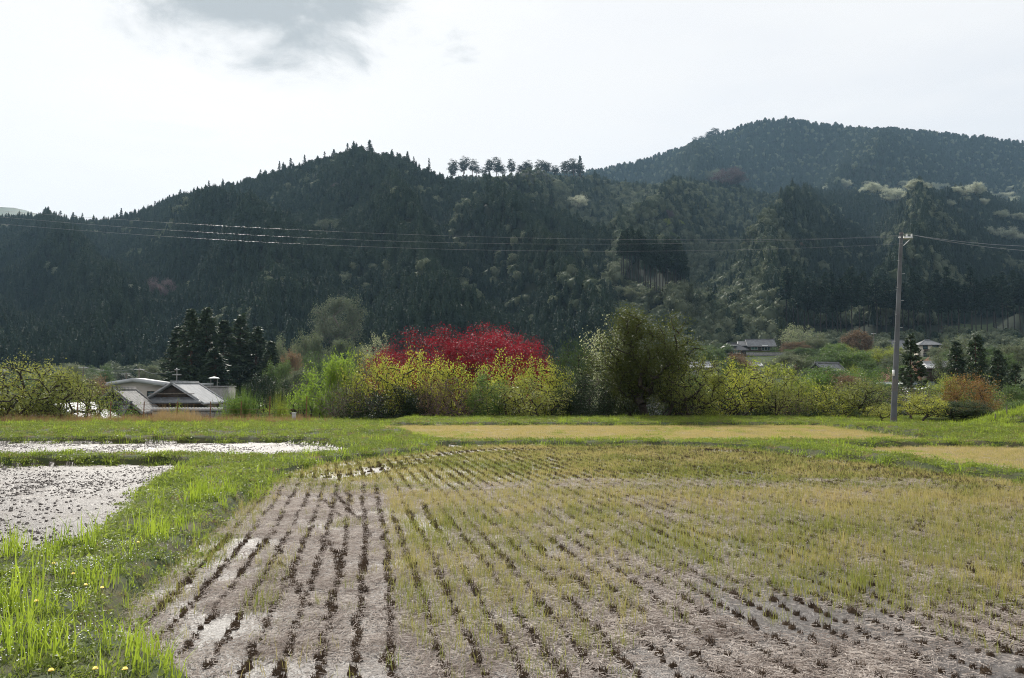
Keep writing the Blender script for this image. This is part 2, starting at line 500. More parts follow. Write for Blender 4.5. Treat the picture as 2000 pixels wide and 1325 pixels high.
POLY_RIGHT = gp([(1645, 877), (1750, 874), (1900, 873), (2050, 876), (2600, 890), (2900, 1030), (2300, 976), (2000, 933), (1850, 913), (1720, 895)])
POLY_DITCH = gp([(-1200, 842), (0, 841), (300, 840), (560, 841), (640, 841), (600, 837), (300, 837), (0, 837), (-1200, 838)])
SOILS = [POLY_FIELD, POLY_MUD1, POLY_MUD2, POLY_FAR, POLY_RIGHT, POLY_DITCH]


def classify(P):
    c = np.full(len(P), 9)
    for k, poly in enumerate(SOILS):
        c[inside(P, poly)] = k
    return c


def zfun(P, cls=None):
    P = np.asarray(P, float)
    cls = classify(P) if cls is None else cls
    x, y = P[:, 0], P[:, 1]
    d = np.full(len(P), 1e9)
    for poly in SOILS:
        d = np.minimum(d, dist_poly(P, poly))
    bank = (0.17 + 0.13 * sstep(y, 29.5, 31) - 0.14 * sstep(y, 35, 38)) * sstep(d, -0.05, 0.26) + 0.07 * (fbm(x * 0.9, y * 0.9, 3, 5) - 0.5)
    bank = bank - 0.12 * sstep(y, 35, 39) * (x < -6) + 0.04 * sstep(y, 40, 42) * (x > -6)
    soil = 0.035 * (fbm(x * 5, y * 5, 3, 11) - 0.5) + 0.05 * (fbm(x * 0.5, y * 0.5, 2, 3) - 0.5)
    mud = -0.07 + 0.15 * (np.abs(fbm(x * 2.6, y * 2.6, 4, 21) - 0.5) ** 0.8) * sstep(fbm(x * 0.7, y * 0.7, 2, 8), 0.2, 0.8)
    z = np.where(cls == 9, bank, soil)
    z = np.where((cls == 1) | (cls == 2), mud, z)
    z = np.where(cls == 5, -0.22 * sstep(d, 0, 0.3) + 0.0, z)
    return z


NU, NY = 560, 460
ug = np.linspace(-0.98, 0.98, NU)
yg = np.exp(np.linspace(math.log(3.0), math.log(46.5), NY))
UU, YY = np.meshgrid(ug, yg)
P = np.stack([(UU * YY).ravel(), YY.ravel()], -1)
Z = zfun(P)
V = np.column_stack([P, Z])
ii = (np.arange(NY - 1)[:, None] * NU + np.arange(NU - 1)[None]).ravel()
Qd = np.stack([ii, ii + 1, ii + NU + 1, ii + NU], -1)
cen = P[Qd].mean(1)
fc = classify(cen)
for name, ks, mat in (('stubble_field', (0,), 'field_soil'), ('mud_paddy', (1,), 'mud'), ('mud_paddy', (2,), 'mud'),
                      ('dry_field', (3,), 'far_soil'), ('dry_field', (4,), 'far_soil'), ('grass_bank', (9, 5), 'bank_soil')):
    q = Qd[np.isin(fc, ks)]
    used, inv = np.unique(q, return_inverse=True)
    o = obj(name, mesh_np(name, V[used], inv.reshape(-1, 4), smooth=True), M[mat])
    tag(o, kind='structure')

# ------------------------------------------------------------------ terrain: valley floor and the wooded hills
def sky_line(pts):
    px, py = np.array(pts, float).T
    return ut(px, py)


HILL_A = sky_line([(-900, 470), (-400, 440), (0, 422), (60, 424), (150, 424), (210, 426), (260, 412), (330, 392), (430, 358), (520, 333), (600, 316),
                   (640, 304), (690, 290), (740, 298), (800, 306), (840, 328), (900, 348), (960, 364), (1040, 388), (1100, 408), (1160, 432),
                   (1220, 448), (1285, 462), (1325, 500), (1345, 590), (1360, 690), (1420, 760), (2000, 780), (3000, 780)])
HILL_C = sky_line([(-600, 420), (300, 400), (600, 370), (800, 336), (880, 326), (1000, 327), (1140, 328), (1200, 345), (1250, 352), (1350, 350), (1430, 352), (1500, 372),
                   (1600, 372), (1700, 368), (1800, 366), (1900, 380), (2000, 392), (2400, 420), (3000, 420)])
HILL_B = sky_line([(-600, 480), (300, 440), (700, 400), (860, 352), (1000, 346), (1140, 330), (1250, 308), (1350, 279), (1400, 258), (1470, 233), (1540, 226), (1600, 236),
                   (1700, 247), (1800, 251), (1900, 262), (2000, 273), (2200, 300), (3000, 380)])
RID_A = (np.array([-1.2, -0.5, -0.2, 0.0, 0.2, 0.3]), np.array([900, 820, 720, 600, 450, 380.]))


def valley(u, Y):
    zl = np.interp(Y, [44, 52, 120, 220, 300, 400], [-0.3, -4.2, -4.2, -3, 3, 20])
    zr = np.interp(Y, [44, 52, 100, 150, 220, 290, 340, 420], [-0.3, -2.2, -2.2, 2, 7.3, 12.6, 20, 34])
    k = sstep(u, 0.06, 0.26)
    return zl * (1 - k) + zr * k


def ridge_z(u, line, Yr, tree):
    return EYE + np.interp(u, line[0], line[1]) * Yr - tree


def hill(u, Y, toe, Yr, zr, zt, back=0.45, p=1.0):
    s = (Y - toe) / (Yr - toe)
    up = zt + (zr - zt) * np.clip(s, 0, 1) ** p
    z = np.where(s > 1, zr - (Y - Yr) * back, up)
    return np.where(s < 0, -60.0, z), np.clip(s, 0, 1)


def terr(u, Y):
    """height and owner (0 valley, 1 hill A, 2 hill C, 3 hill B)"""
    v = valley(u, Y)
    x = u * Y
    Ya = np.interp(u, *RID_A)
    za, sa = hill(u, Y, 290 + 40 * (fbm(u * 6, u * 0, 2, 4) - 0.5) - 30 * sstep(u, 0.1, 0.25), Ya, ridge_z(u, HILL_A, Ya, 9), valley(u, 300) - 1)
    w_ = 4 * sa * (1 - sa)
    ph = u * 15 + sa * 2.4 + 2.2 * fbm(u * 5, sa * 3, 3, 31)
    za = za + w_ * (38 * (0.5 - np.abs(np.sin(ph))) + 34 * (fbm(x / 80, Y / 80, 4, 7) - 0.5))
    za = za - 120 * sstep(u, 0.222, 0.26)
    drop = 260 * sstep(u, -0.06, -0.22)
    Yc = np.interp(u, [-0.3, 0.0, 0.3, 0.7], [900, 900, 960, 1000.])
    zc_, sc = hill(u, Y, 335 + 0 * u, Yc, ridge_z(u, HILL_C, Yc, 11), valley(u, 335) - 0.5)
    w_ = 4 * sc * (1 - sc)
    ph = u * 17 - sc * 2.0 + 2.5 * fbm(u * 6, sc * 3, 3, 41)
    zc_ = zc_ + w_ * (60 * (0.5 - np.abs(np.sin(ph))) + 30 * (fbm(x / 110, Y / 110, 4, 9) - 0.5))
    Yb = np.interp(u, [-0.3, 0.2, 0.8], [1500, 1750, 1650.])
    zb, sb = hill(u, Y, 1000 + 0 * u, Yb, ridge_z(u, HILL_B, Yb, 12), 120 + 0 * u)
    w_ = 4 * sb * (1 - sb)
    zb = zb + w_ * (115 * (0.5 - np.abs(np.sin(u * 14 - sb * 1.5 + 2 * fbm(u * 5, sb * 2, 3, 51)))) + 25 * (fbm(x / 150, Y / 150, 3, 19) - 0.5))
    zc_, zb = zc_ - drop, zb - 2 * drop
    st = np.stack([v + 1.2 * (fbm(x / 12, Y / 12, 3, 61) - 0.5) * sstep(Y, 50, 80), za, zc_, zb])
    return st.max(0), st.argmax(0)


NU2, NY2 = 420, 300
u2 = np.linspace(-1.25, 1.25, NU2)
y2 = np.exp(np.linspace(math.log(44.5), math.log(2600), NY2))
UU, YY = np.meshgrid(u2, y2)
Zt, own = terr(UU.ravel(), YY.ravel())
V2 = np.column_stack([(UU * YY).ravel(), YY.ravel(), Zt])
ii = (np.arange(NY2 - 1)[:, None] * NU2 + np.arange(NU2 - 1)[None]).ravel()
Q2 = np.stack([ii, ii + 1, ii + NU2 + 1, ii + NU2], -1)
fo = own[Q2[:, 0]]
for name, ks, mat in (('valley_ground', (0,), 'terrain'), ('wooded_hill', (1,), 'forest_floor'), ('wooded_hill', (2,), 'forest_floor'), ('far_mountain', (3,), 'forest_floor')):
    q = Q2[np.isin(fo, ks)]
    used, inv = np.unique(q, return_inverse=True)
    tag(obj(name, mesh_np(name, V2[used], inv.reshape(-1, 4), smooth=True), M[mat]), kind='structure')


def tz(x, Y):
    return float(terr(np.array([x / Y]), np.array([float(Y)]))[0][0])


# ground beside and behind the camera
tag(obj('ground', mesh_np('ground', [(-400, -150, -0.5), (400, -150, -0.5), (400, 44.4, -0.5), (-400, 44.4, -0.5)], [(0, 1, 2, 3)]), M['bank_soil']), kind='structure')
# a strip of higher hills far off at the left edge
lu, lt = sky_line([(-300, 395), (-100, 398), (0, 405), (30, 408), (60, 414), (110, 425), (200, 450)])
Yf = 2300
mb = MB()
n = 24
us = np.linspace(lu[0], lu[-1], n)
top = EYE + np.interp(us, lu, lt) * Yf + 9 * (fbm(us * 60, us * 0, 3, 77) - 0.5)
rows = [(Yf - 700, -20 + 0 * top), (Yf - 300, top * 0.62), (Yf, top), (Yf + 500, top * 0.5)]
V = np.concatenate([np.column_stack([us * Yf * (yy / Yf) ** 0.2, np.full(n, yy), zz]) for yy, zz in rows])
ii = (np.arange(3)[:, None] * n + np.arange(n - 1)[None]).ravel()
mb.add(V, np.stack([ii, ii + 1, ii + n + 1, ii + n], -1))
tag(mb.build('far_mountain', M['broad_far'], smooth=True), kind='structure')

# ------------------------------------------------------------------ plant shapes
def leaves(rng, pos, size, aspect=0.55, up=0.3, fold=0.0, dirs=None):
    """diamond leaves at pos, random facing; returns verts, quads"""
    n = len(pos)
    size = np.broadcast_to(size, (n,))
    nrm = rng.normal(size=(n, 3))
    nrm[:, 2] = np.abs(nrm[:, 2]) + up
    nrm /= np.linalg.norm(nrm, axis=1)[:, None]
    a = rng.normal(size=(n, 3)) if dirs is None else dirs + 0.35 * rng.normal(size=(n, 3))
    a -= (a * nrm).sum(1)[:, None] * nrm
    a /= np.maximum(np.linalg.norm(a, axis=1), 1e-6)[:, None]
    b = np.cross(nrm, a)
    l, wd = (size * 0.5)[:, None], (size * 0.5 * aspect)[:, None]
    V = np.stack([pos - a * l, pos + b * wd + nrm * l * fold, pos + a * l, pos - b * wd + nrm * l * fold], 1).reshape(-1, 3)
    Q = np.arange(4 * n).reshape(-1, 4)
    return V, Q


def grow(seed, crown, trunk_h, trunk_r, tips, per_tip, leaf, sigma, stems=1, crook=0.18, seg=0.5, shell=0.35, aspect=0.6,
         lean=0.0, r_tip=0.008, up=0.3, lumps=0, ksides=4):
    """broadleaf tree: twigs grown towards points filling the crown; crown = list of (cx,cy,cz,rx,ry,rz)"""
    rng = np.random.default_rng(seed)
    nodes, parent = [], []
    for s in range(stems):
        a = rng.uniform(0, 6.28)
        off = np.array([math.cos(a), math.sin(a), 0]) * (0.12 * (s > 0)) * trunk_h
        sp = np.array([math.cos(a), math.sin(a), 0]) * (0.5 * trunk_h if stems > 1 else lean)
        k = 5
        for i in range(k):
            f = i / (k - 1)
            p = off + sp * f ** 1.3 + np.array([0, 0, trunk_h * f]) + rng.normal(size=3) * crook * 0.25 * trunk_h * (0 < i) * np.array([1, 1, 0.1])
            nodes.append(p)
            parent.append(len(nodes) - 2 if i else -1)
    tot = np.array([c[3] * c[4] * c[5] for c in crown])
    pts = []
    if lumps:
        cent = []
        for c, k in zip(crown, np.maximum(1, (lumps * tot / tot.sum()).astype(int))):
            for _ in range(k):
                d = rng.normal(size=3)
                d /= np.linalg.norm(d)
                cent.append(np.array(c[:3]) + d * np.array(c[3:]) * rng.uniform(0.55, 0.95))
        for _ in range(tips):
            c = cent[rng.integers(len(cent))]
            pts.append(c + rng.normal(size=3) * 0.16 * np.array(crown[0][3:]))
    else:
        for c, k in zip(crown, np.maximum(1, (tips * tot / tot.sum()).astype(int))):
            d = rng.normal(size=(k, 3))
            d /= np.linalg.norm(d, axis=1)[:, None]
            r = (shell ** 3 + (1 - shell ** 3) * rng.random(k)) ** (1 / 3)
            wob = 1 + 0.22 * np.sin(3 * np.arctan2(d[:, 1], d[:, 0]) + c[0] * 7 + seed) * np.cos(2.5 * d[:, 2] + seed)
            pts += list(np.array(c[:3]) + d * np.array(c[3:]) * (r * wob)[:, None])
    pts = [p for p in pts if p[2] > 0.15]
    top = np.array(nodes[min(4, len(nodes) - 1)])
    pts.sort(key=lambda p: np.linalg.norm(p - top))
    tip_id = []
    for p in pts:
        N = np.array(nodes)
        dv = p - N
        cost = np.linalg.norm(dv, axis=1) + 0.9 * np.maximum(0, -dv[:, 2]) + 0.5 * trunk_h * (N[:, 2] < 0.5 * trunk_h)
        j = int(np.argmin(cost))
        d = np.linalg.norm(dv[j])
        k = max(1, int(d / seg))
        for i in range(1, k + 1):
            f = i / k
            q = N[j] + dv[j] * f
            if i < k:
                q = q + rng.normal(size=3) * crook * seg + np.array([0, 0, 0.12 * d * math.sin(f * 3.14)])
            parent.append(j if i == 1 else len(nodes) - 1)
            nodes.append(q)
        tip_id.append(len(nodes) - 1)
    N, par = np.array(nodes), np.array(parent)
    cnt = np.zeros(len(N))
    cnt[tip_id] += 1
    for i in range(len(N) - 1, -1, -1):
        if par[i] >= 0:
            cnt[par[i]] += max(cnt[i], 0.3)
    cnt = np.maximum(cnt, 0.5)
    rad = r_tip * cnt ** 0.48
    rad *= trunk_r / rad[0] if rad[0] > 0 else 1
    rad = np.maximum(rad, r_tip * 0.6)
    ch = np.where(par >= 0)[0]
    mb = MB().tubes(N[par[ch]], N[ch], np.minimum(rad[par[ch]], rad[ch] * 1.5), rad[ch], ksides)
    tip = N[tip_id]
    k = max(per_tip, 0)
    me_l = None
    if k:
        rep = np.repeat(tip, k, 0)
        base = np.repeat(N[par[tip_id]], k, 0)
        f = rng.random((len(rep), 1)) ** 2 * 0.8
        pos = rep * (1 - f) + base * f + rng.normal(size=rep.shape) * np.asarray(sigma)
        keep = pos[:, 2] > 0.05
        pos = pos[keep]
        Vl, Ql = leaves(rng, pos, leaf * rng.uniform(0.6, 1.25, len(pos)), aspect, up, 0.15)
        me_l = mesh_np('crown', Vl, Ql)
    return mb.mesh('trunk', True), me_l


def conifer(seed, H, Rb, levels, per, leaf, clear=0.05, power=0.9, droop=0.25, dens=10, jitter=0.25, trunk_r=0.2, tiers=False, flat=0.3):
    rng = np.random.default_rng(seed)
    trunk = MB().path([(0, 0, 0), (0.01 * H, 0, 0.35 * H), (0, 0.008 * H, 0.7 * H), (0, 0, H * 0.98)], [trunk_r, trunk_r * 0.72, trunk_r * 0.4, 0.02], 7)
    pos, dr, B0, B1 = [], [], [], []
    for i in range(levels):
        f = clear + (1 - clear) * (i + rng.uniform(-0.3, 0.3)) / levels
        f = min(max(f, clear), 0.985)
        z = f * H
        g = (1 - (f - clear) / (1 - clear))
        L = Rb * g ** power * (0.55 + 0.45 * min(1, (f - clear) * 9 + 0.35))
        for j in range(per):
            a = rng.uniform(0, 6.283)
            l = L * rng.uniform(1 - jitter, 1 + jitter * 0.6) + 0.12
            d = np.array([math.cos(a), math.sin(a), rng.uniform(-0.05, 0.35) - droop * 0.3])
            m = max(3, int(dens * (0.35 + l / Rb)))
            s = np.sqrt(rng.uniform(0.05, 1, m)) * l
            p = np.array([0, 0, z]) + d * s[:, None]
            p[:, 2] -= droop * s ** 2 / max(Rb, .1)
            side = np.array([-math.sin(a), math.cos(a), 0])
            p += side * (rng.normal(size=m) * 0.16 * l * (1.15 - s / l))[:, None] + rng.normal(size=(m, 3)) * np.array([0.04, 0.04, 0.05 if tiers else 0.09]) * Rb * 0.7
            pos.append(p)
            dr.append(np.tile(d + np.array([0, 0, -droop * 0.6]), (m, 1)))
            B0.append((0, 0, z))
            B1.append(np.array([0, 0, z]) + d * l * 0.85 - np.array([0, 0, droop * (0.85 * l) ** 2 / max(Rb, .1)]))
    trunk.tubes(np.array(B0), np.array(B1), trunk_r * 0.16, 0.01, 3)
    pos, dr = np.concatenate(pos), np.concatenate(dr)
    Vl, Ql = leaves(rng, pos, leaf * rng.uniform(0.6, 1.3, len(pos)), 0.42, flat, 0.1, dr)
    return trunk.mesh('trunk', True), mesh_np('crown', Vl, Ql)


def forest_tree(seed, H, Rb, n, leaf, shape):
    """one mesh: rough solid heart and leaf clumps, for the far woods"""
    rng = np.random.default_rng(seed)
    mb = MB()
    k = 9

    def prof(f):
        if shape == 'cone':
            return (1 - f) ** 0.7 * np.minimum(1, 0.5 + f * 4)
        if shape == 'hinoki':
            return np.sqrt(np.clip(1 - f ** 2.2, 0, 1)) * np.minimum(1, 0.55 + f * 3)
        return np.sqrt(np.clip(1 - (2 * f - 0.9) ** 2 / 1.22, 0.0, 1))
    z0 = 0.12 if shape != 'round' else 0.2
    fs = np.linspace(0, 1, 7)
    ang = np.arange(k) * 2 * np.pi / k
    rings = []
    for f in fs:
        r = max(prof(np.array(f)) * Rb * 0.74, 0.03)
        rr = r * (1 + rng.uniform(-0.22, 0.22, k))
        rings.append(np.column_stack([rr * np.cos(ang + f), rr * np.sin(ang + f), np.full(k, (z0 + (0.97 - z0) * f) * H) + rng.uniform(-.03, .03, k) * H]))
    V = np.concatenate(rings)
    i = (np.arange(6)[:, None] * k + np.arange(k)[None]).ravel()
    j = (np.arange(6)[:, None] * k + (np.arange(k)[None] + 1) % k).ravel()
    mb.add(V, np.stack([i, j, j + k, i + k], -1))
    if shape == 'round':
        L = 26
        f = rng.uniform(0.05, 0.98, L)
        a = rng.uniform(0, 6.283, L)
        r = prof(f) * Rb * 0.78
        c = np.column_stack([r * np.cos(a), r * np.sin(a), (z0 + (1 - z0) * f) * H])
        pos = c[rng.integers(L, size=n)]
        d = rng.normal(size=(n, 3))
        d /= np.linalg.norm(d, axis=1)[:, None]
        d[:, 2] = d[:, 2] * 0.7 + 0.15
        pos = pos + d * Rb * 0.30 * rng.uniform(0.8, 1.1, (n, 1))
        dirs = None
    else:
        f = 1 - np.sqrt(rng.uniform(0.0004, 1, n)) if shape == 'cone' else rng.uniform(0, 1, n) ** 0.9
        a = rng.uniform(0, 6.283, n)
        lump = 1 + 0.17 * np.sin(a * 4 + f * 23 + seed)
        r = prof(f) * Rb * lump * rng.uniform(0.82, 1.12, n)
        pos = np.column_stack([r * np.cos(a), r * np.sin(a), (z0 + (1 - z0) * f) * H])
        dirs = np.column_stack([np.cos(a), np.sin(a), np.full(n, -0.55 if shape == 'cone' else 0.2)])
    mb.add(*leaves(rng, pos, leaf * rng.uniform(0.65, 1.3, n), 0.6, 0.35, 0.1, dirs))
    mb.tubes([(0, 0, -1.0)], [(0, 0, H * 0.5)], 0.22, 0.12, 5)
    return mb.mesh('forest_tree')


def blades(rng, n, spread, h, wd, lean=0.35, hv=0.5, stiff=False):
    """grass blades: 5 verts each (quad + tip)"""
    a, r = rng.uniform(0, 6.283, n), spread * np.sqrt(rng.random(n))
    b = np.column_stack([r * np.cos(a), r * np.sin(a), np.zeros(n)])
    hh = h * rng.uniform(1 - hv, 1 + hv * 0.6, n)
    la = rng.uniform(0, 6.283, n)
    ln = hh * lean * np.abs(rng.normal(size=n))
    d = np.column_stack([np.cos(la), np.sin(la), np.zeros(n)])
    wa = rng.uniform(0, 6.283, n)
    s = np.column_stack([np.cos(wa), np.sin(wa), np.zeros(n)]) * (wd * rng.uniform(0.6, 1.2, n) / 2)[:, None]
    up = np.array([0, 0, 1.0])
    m = b + d * (ln * 0.32)[:, None] + up * (hh * 0.58)[:, None]
    tp = b + d * ln[:, None] + up * np.sqrt(np.maximum(hh ** 2 - (ln * 0.7) ** 2, (0.3 * hh) ** 2))[:, None]
    V = np.stack([b - s, b + s, m + s * 0.8, m - s * 0.8, tp], 1).reshape(-1, 3)
    o = np.arange(n)[:, None] * 5
    return V, o + np.array([[0, 1, 2, 3]]), o + np.array([[3, 2, 4]])


def scatter(name, pts, protos, pick, scale, rot, tint=None, tilt=None):
    """one object: thousands of like plants on given points (uncountable ground cover and woods)"""
    n = len(pts)
    me = bpy.data.meshes.new(name)
    me.vertices.add(n)
    me.vertices.foreach_set('co', np.asarray(pts, np.float32).ravel())
    for nm, typ, val in (('pick', 'INT', pick), ('rot', 'FLOAT', rot), ('tint', 'FLOAT', np.zeros(n) if tint is None else tint)):
        a = me.attributes.new(nm, typ, 'POINT')
        a.data.foreach_set('value', np.asarray(val, np.int32 if typ == 'INT' else np.float32))
    sc = np.asarray(scale, np.float32)
    sc = np.repeat(sc[:, None], 3, 1) if sc.ndim == 1 else sc
    a = me.attributes.new('scl', 'FLOAT_VECTOR', 'POINT')
    a.data.foreach_set('vector', sc.ravel())
    o = bpy.data.objects.new(name, me)
    COL.objects.link(o)
    ng = bpy.data.node_groups.new(name + '_scatter', 'GeometryNodeTree')
    ng.interface.new_socket('Geometry', in_out='INPUT', socket_type='NodeSocketGeometry')
    ng.interface.new_socket('Geometry', in_out='OUTPUT', socket_type='NodeSocketGeometry')
    N, L = ng.nodes, ng.links
    gi, go, jn = N.new('NodeGroupInput'), N.new('NodeGroupOutput'), N.new('GeometryNodeJoinGeometry')

    def attr(nm, typ):
        x = N.new('GeometryNodeInputNamedAttribute')
        x.data_type = typ
        x.inputs[0].default_value = nm
        return x.outputs[0]
    pk, rt, sl = attr('pick', 'INT'), attr('rot', 'FLOAT'), attr('scl', 'FLOAT_VECTOR')
    cx = N.new('ShaderNodeCombineXYZ')
    L.new(rt, cx.inputs[2])
    for k, p in enumerate(protos):
        oi = N.new('GeometryNodeObjectInfo')
        oi.inputs[0].default_value = p
        oi.inputs['As Instance'].default_value = True
        cmp = N.new('FunctionNodeCompare')
        cmp.data_type, cmp.operation = 'INT', 'EQUAL'
        L.new(pk, cmp.inputs[2])
        cmp.inputs[3].default_value = k
        ip = N.new('GeometryNodeInstanceOnPoints')
        L.new(gi.outputs[0], ip.inputs['Points'])
        L.new(cmp.outputs[0], ip.inputs['Selection'])
        L.new(oi.outputs['Geometry'], ip.inputs['Instance'])
        L.new(cx.outputs[0], ip.inputs['Rotation'])
        L.new(sl, ip.inputs['Scale'])
        L.new(ip.outputs[0], jn.inputs[0])
    L.new(jn.outputs[0], go.inputs[0])
    md = o.modifiers.new('scatter', 'NODES')
    md.node_group = ng
    return tag(o, kind='stuff')


def proto(name, me, mat):
    """a shape kept out of the scene, used only through scatter()"""
    o = bpy.data.objects.new(name, me)
    if len(me.materials) == 0:
        me.materials.append(M[mat])
    return o


def sample_uY(rng, n, u0, u1, y0, y1):
    return rng.uniform(u0, u1, n), np.sqrt(rng.uniform(y0 ** 2, y1 ** 2, n))
# ------------------------------------------------------------------ the woods on the hills
rng = np.random.default_rng(5)
FT = [proto('cedar_form', forest_tree(1, 16, 3.5, 420, 0.95, 'cone'), 'cedar_far'),
      proto('cedar_form', forest_tree(2, 18, 3.5, 420, 0.95, 'cone'), 'cedar_far'),
      proto('cypress_form', forest_tree(3, 13, 3.7, 480, 0.95, 'hinoki'), 'hinoki_far'),
      proto('cypress_form', forest_tree(4, 12, 4.0, 480, 0.95, 'hinoki'), 'hinoki_far'),
      proto('broadleaf_form', forest_tree(5, 11, 4.6, 520, 1.0, 'round'), 'broad_far'),
      proto('broadleaf_form', forest_tree(6, 10, 5.0, 520, 1.0, 'round'), 'broad_far'),
      proto('cypress_form', forest_tree(7, 12, 3.5, 480, 0.95, 'hinoki'), 'hinoki_sunlit'),
      proto('cedar_form', forest_tree(8, 14, 3.4, 420, 0.95, 'cone'), 'hinoki_sunlit')]


def plant_woods(name, owner, u0, u1, y0, y1, spacing, mixfun, smin=0.75, smax=1.2, seed=1):
    rng = np.random.default_rng(seed)
    area = (u1 - u0) * (y1 ** 2 - y0 ** 2) / 2
    n = int(area / spacing ** 2)
    # jittered lattice so that crowns stay evenly packed
    u, Y = sample_uY(rng, n, u0, u1, y0, y1)
    x = (np.floor(u * Y / spacing) + rng.uniform(0.15, 0.85, n)) * spacing
    yy = (np.floor(Y / spacing) + rng.uniform(0.15, 0.85, n)) * spacing
    key = np.floor(x / spacing).astype(np.int64) * 100003 + np.floor(yy / spacing).astype(np.int64)
    _, first = np.unique(key, return_index=True)
    x, yy = x[first], yy[first]
    u = x / yy
    z, ow = terr(u, yy)
    z2, _ = terr(u, yy + 4.0)
    px, py = px_of(x, yy, z)
    ok = (ow == owner) & (z2 - z > -3.2) & (px > -420) & (px < 2420)
    x, yy, z, px, py = x[ok], yy[ok], z[ok], px[ok], py[ok]
    pick = mixfun(rng, px, py, x, yy)
    ok = pick >= 0
    x, yy, z, pick = x[ok], yy[ok], z[ok], pick[ok]
    small = pick >= 10
    pick = pick % 10
    sc = np.where(small, 0.38, 1.0) * rng.uniform(smin, smax, len(x)) * (0.85 + 0.3 * fbm(x / 60, yy / 60, 2, 3))
    s3 = np.column_stack([sc * rng.uniform(0.9, 1.12, len(x)), sc * rng.uniform(0.9, 1.12, len(x)), sc])
    return scatter(name, np.column_stack([x, yy, z - 0.5]), FT, pick, s3, rng.uniform(0, 6.28, len(x)))


def mix_a(rng, px, py, x, y):
    n = fbm(x / 70, y / 70, 3, 15)
    left = sstep(px, 700, 420) * 0.38 + 0.5 * (n - 0.5) + 0.25 * sstep(py, 480, 620)
    cone = rng.random(len(px)) < np.clip(left + 0.15, 0.06, 0.95)
    p = np.where(cone, rng.integers(0, 2, len(px)), rng.integers(2, 4, len(px)))
    br = rng.random(len(px)) < 0.30 * sstep(fbm(x / 38, y / 38, 3, 25), 0.60, 0.74)
    p = np.where(br, rng.integers(4, 6, len(px)), p)
    low = (px > 1205) & (py > 575)
    p = np.where(low, rng.integers(4, 6, len(px)), p)
    return np.where((px > 1222) & (py > 520 + 0.25 * (px - 1222)) & (py < 572), -1, p)


def mix_c(rng, px, py, x, y):
    n = fbm(x / 60, y / 60, 3, 35)
    broad = sstep(px, 1620, 1380) * sstep(py, 330, 400) * (0.35 + 1.0 * (n - 0.4)) + 0.5 * sstep(n, 0.58, 0.7)
    broad = broad + 0.8 * sstep(py, 560, 620) * sstep(px, 1560, 1480)
    br = rng.random(len(px)) < np.clip(broad * 1.3, 0.05, 0.85)
    con = np.where(rng.random(len(px)) < 0.55, rng.integers(0, 2, len(px)), rng.integers(2, 4, len(px)))
    sunlit_zone = rng.random(len(px)) < 0.6 * sstep(px, 1640, 1480) * sstep(py, 345, 385)  # conifers here take the copy with sunlight in its colour
    con = np.where(sunlit_zone, rng.integers(6, 8, len(px)), con)
    con = np.where((px > 868) & (px < 1150) & (py < 364) & (y > 560), rng.integers(14, 16, len(px)), con)
    br = br & ~((px > 868) & (px < 1150) & (py < 364))
    gap = ((px > 1890) & (py > 622)) | ((px > 1530) & (py > 640))
    return np.where(gap, -1, np.where(br, rng.integers(4, 6, len(px)), con))


def mix_b(rng, px, py, x, y):
    return np.where(rng.random(len(px)) < 0.12, 4, rng.integers(2, 4, len(px)))


plant_woods('hillside_woods', 1, -0.95, 0.28, 270, 930, 2.9, mix_a, 0.36, 0.84, 11)
plant_woods('hillside_woods', 2, -0.15, 0.95, 330, 1010, 3.4, mix_c, 0.42, 0.9, 12)
plant_woods('mountain_woods', 3, -0.15, 0.95, 1000, 1800, 5.0, mix_b, 0.5, 1.1, 13)


def mix_v(rng, px, py, x, y):
    clear = ((px > 1395) & (px < 1545)) | ((px > 1560) & (px < 1720) & (y < 300)) | ((px > 1730) & (px < 1850))
    p = np.where(rng.random(len(px)) < 0.12, 2, rng.integers(4, 6, len(px)))
    return np.where(clear & (y < 318), -1, p)


plant_woods('valley_woods', 0, -0.9, 0.9, 262, 340, 4.6, mix_v, 0.35, 0.7, 14)
# ------------------------------------------------------------------ ground cover
rng = np.random.default_rng(21)


def grass_proto(name, seed, n, spread, h, wd, lean, mat, hv=0.5, weeds=0, wl=0.05):
    r = np.random.default_rng(seed)
    mb = MB().add(*blades(r, n, spread, h, wd, lean, hv))
    if weeds:
        p = np.column_stack([r.normal(size=(weeds, 2)) * spread * 0.6, np.abs(r.normal(size=weeds)) * h * 0.45 + 0.02])
        mb.add(*leaves(r, p, wl * r.uniform(0.6, 1.3, weeds), 0.6, 0.9))
    return proto(name, mb.mesh(name), mat)


NEAR_G = [grass_proto('turf', 1, 34, 0.13, 0.075, 0.006, 0.9, 'grass'), grass_proto('turf', 2, 24, 0.13, 0.10, 0.006, 0.8, 'grass', weeds=16, wl=0.04),
          grass_proto('weeds', 3, 12, 0.13, 0.06, 0.006, 0.9, 'grass', weeds=40, wl=0.04), grass_proto('turf', 4, 28, 0.12, 0.06, 0.006, 1.0, 'grass', weeds=24, wl=0.035),
          grass_proto('tall_grass', 5, 12, 0.08, 0.27, 0.011, 0.38, 'lush'), grass_proto('tall_grass', 6, 9, 0.07, 0.33, 0.012, 0.45, 'lush')]
FAR_G = [grass_proto('turf', 7, 46, 0.24, 0.085, 0.012, 0.8, 'grass', weeds=16, wl=0.06), grass_proto('turf', 8, 40, 0.24, 0.12, 0.012, 0.7, 'grass', weeds=26, wl=0.06),
         grass_proto('tall_grass', 9, 18, 0.18, 0.24, 0.014, 0.45, 'lush')]


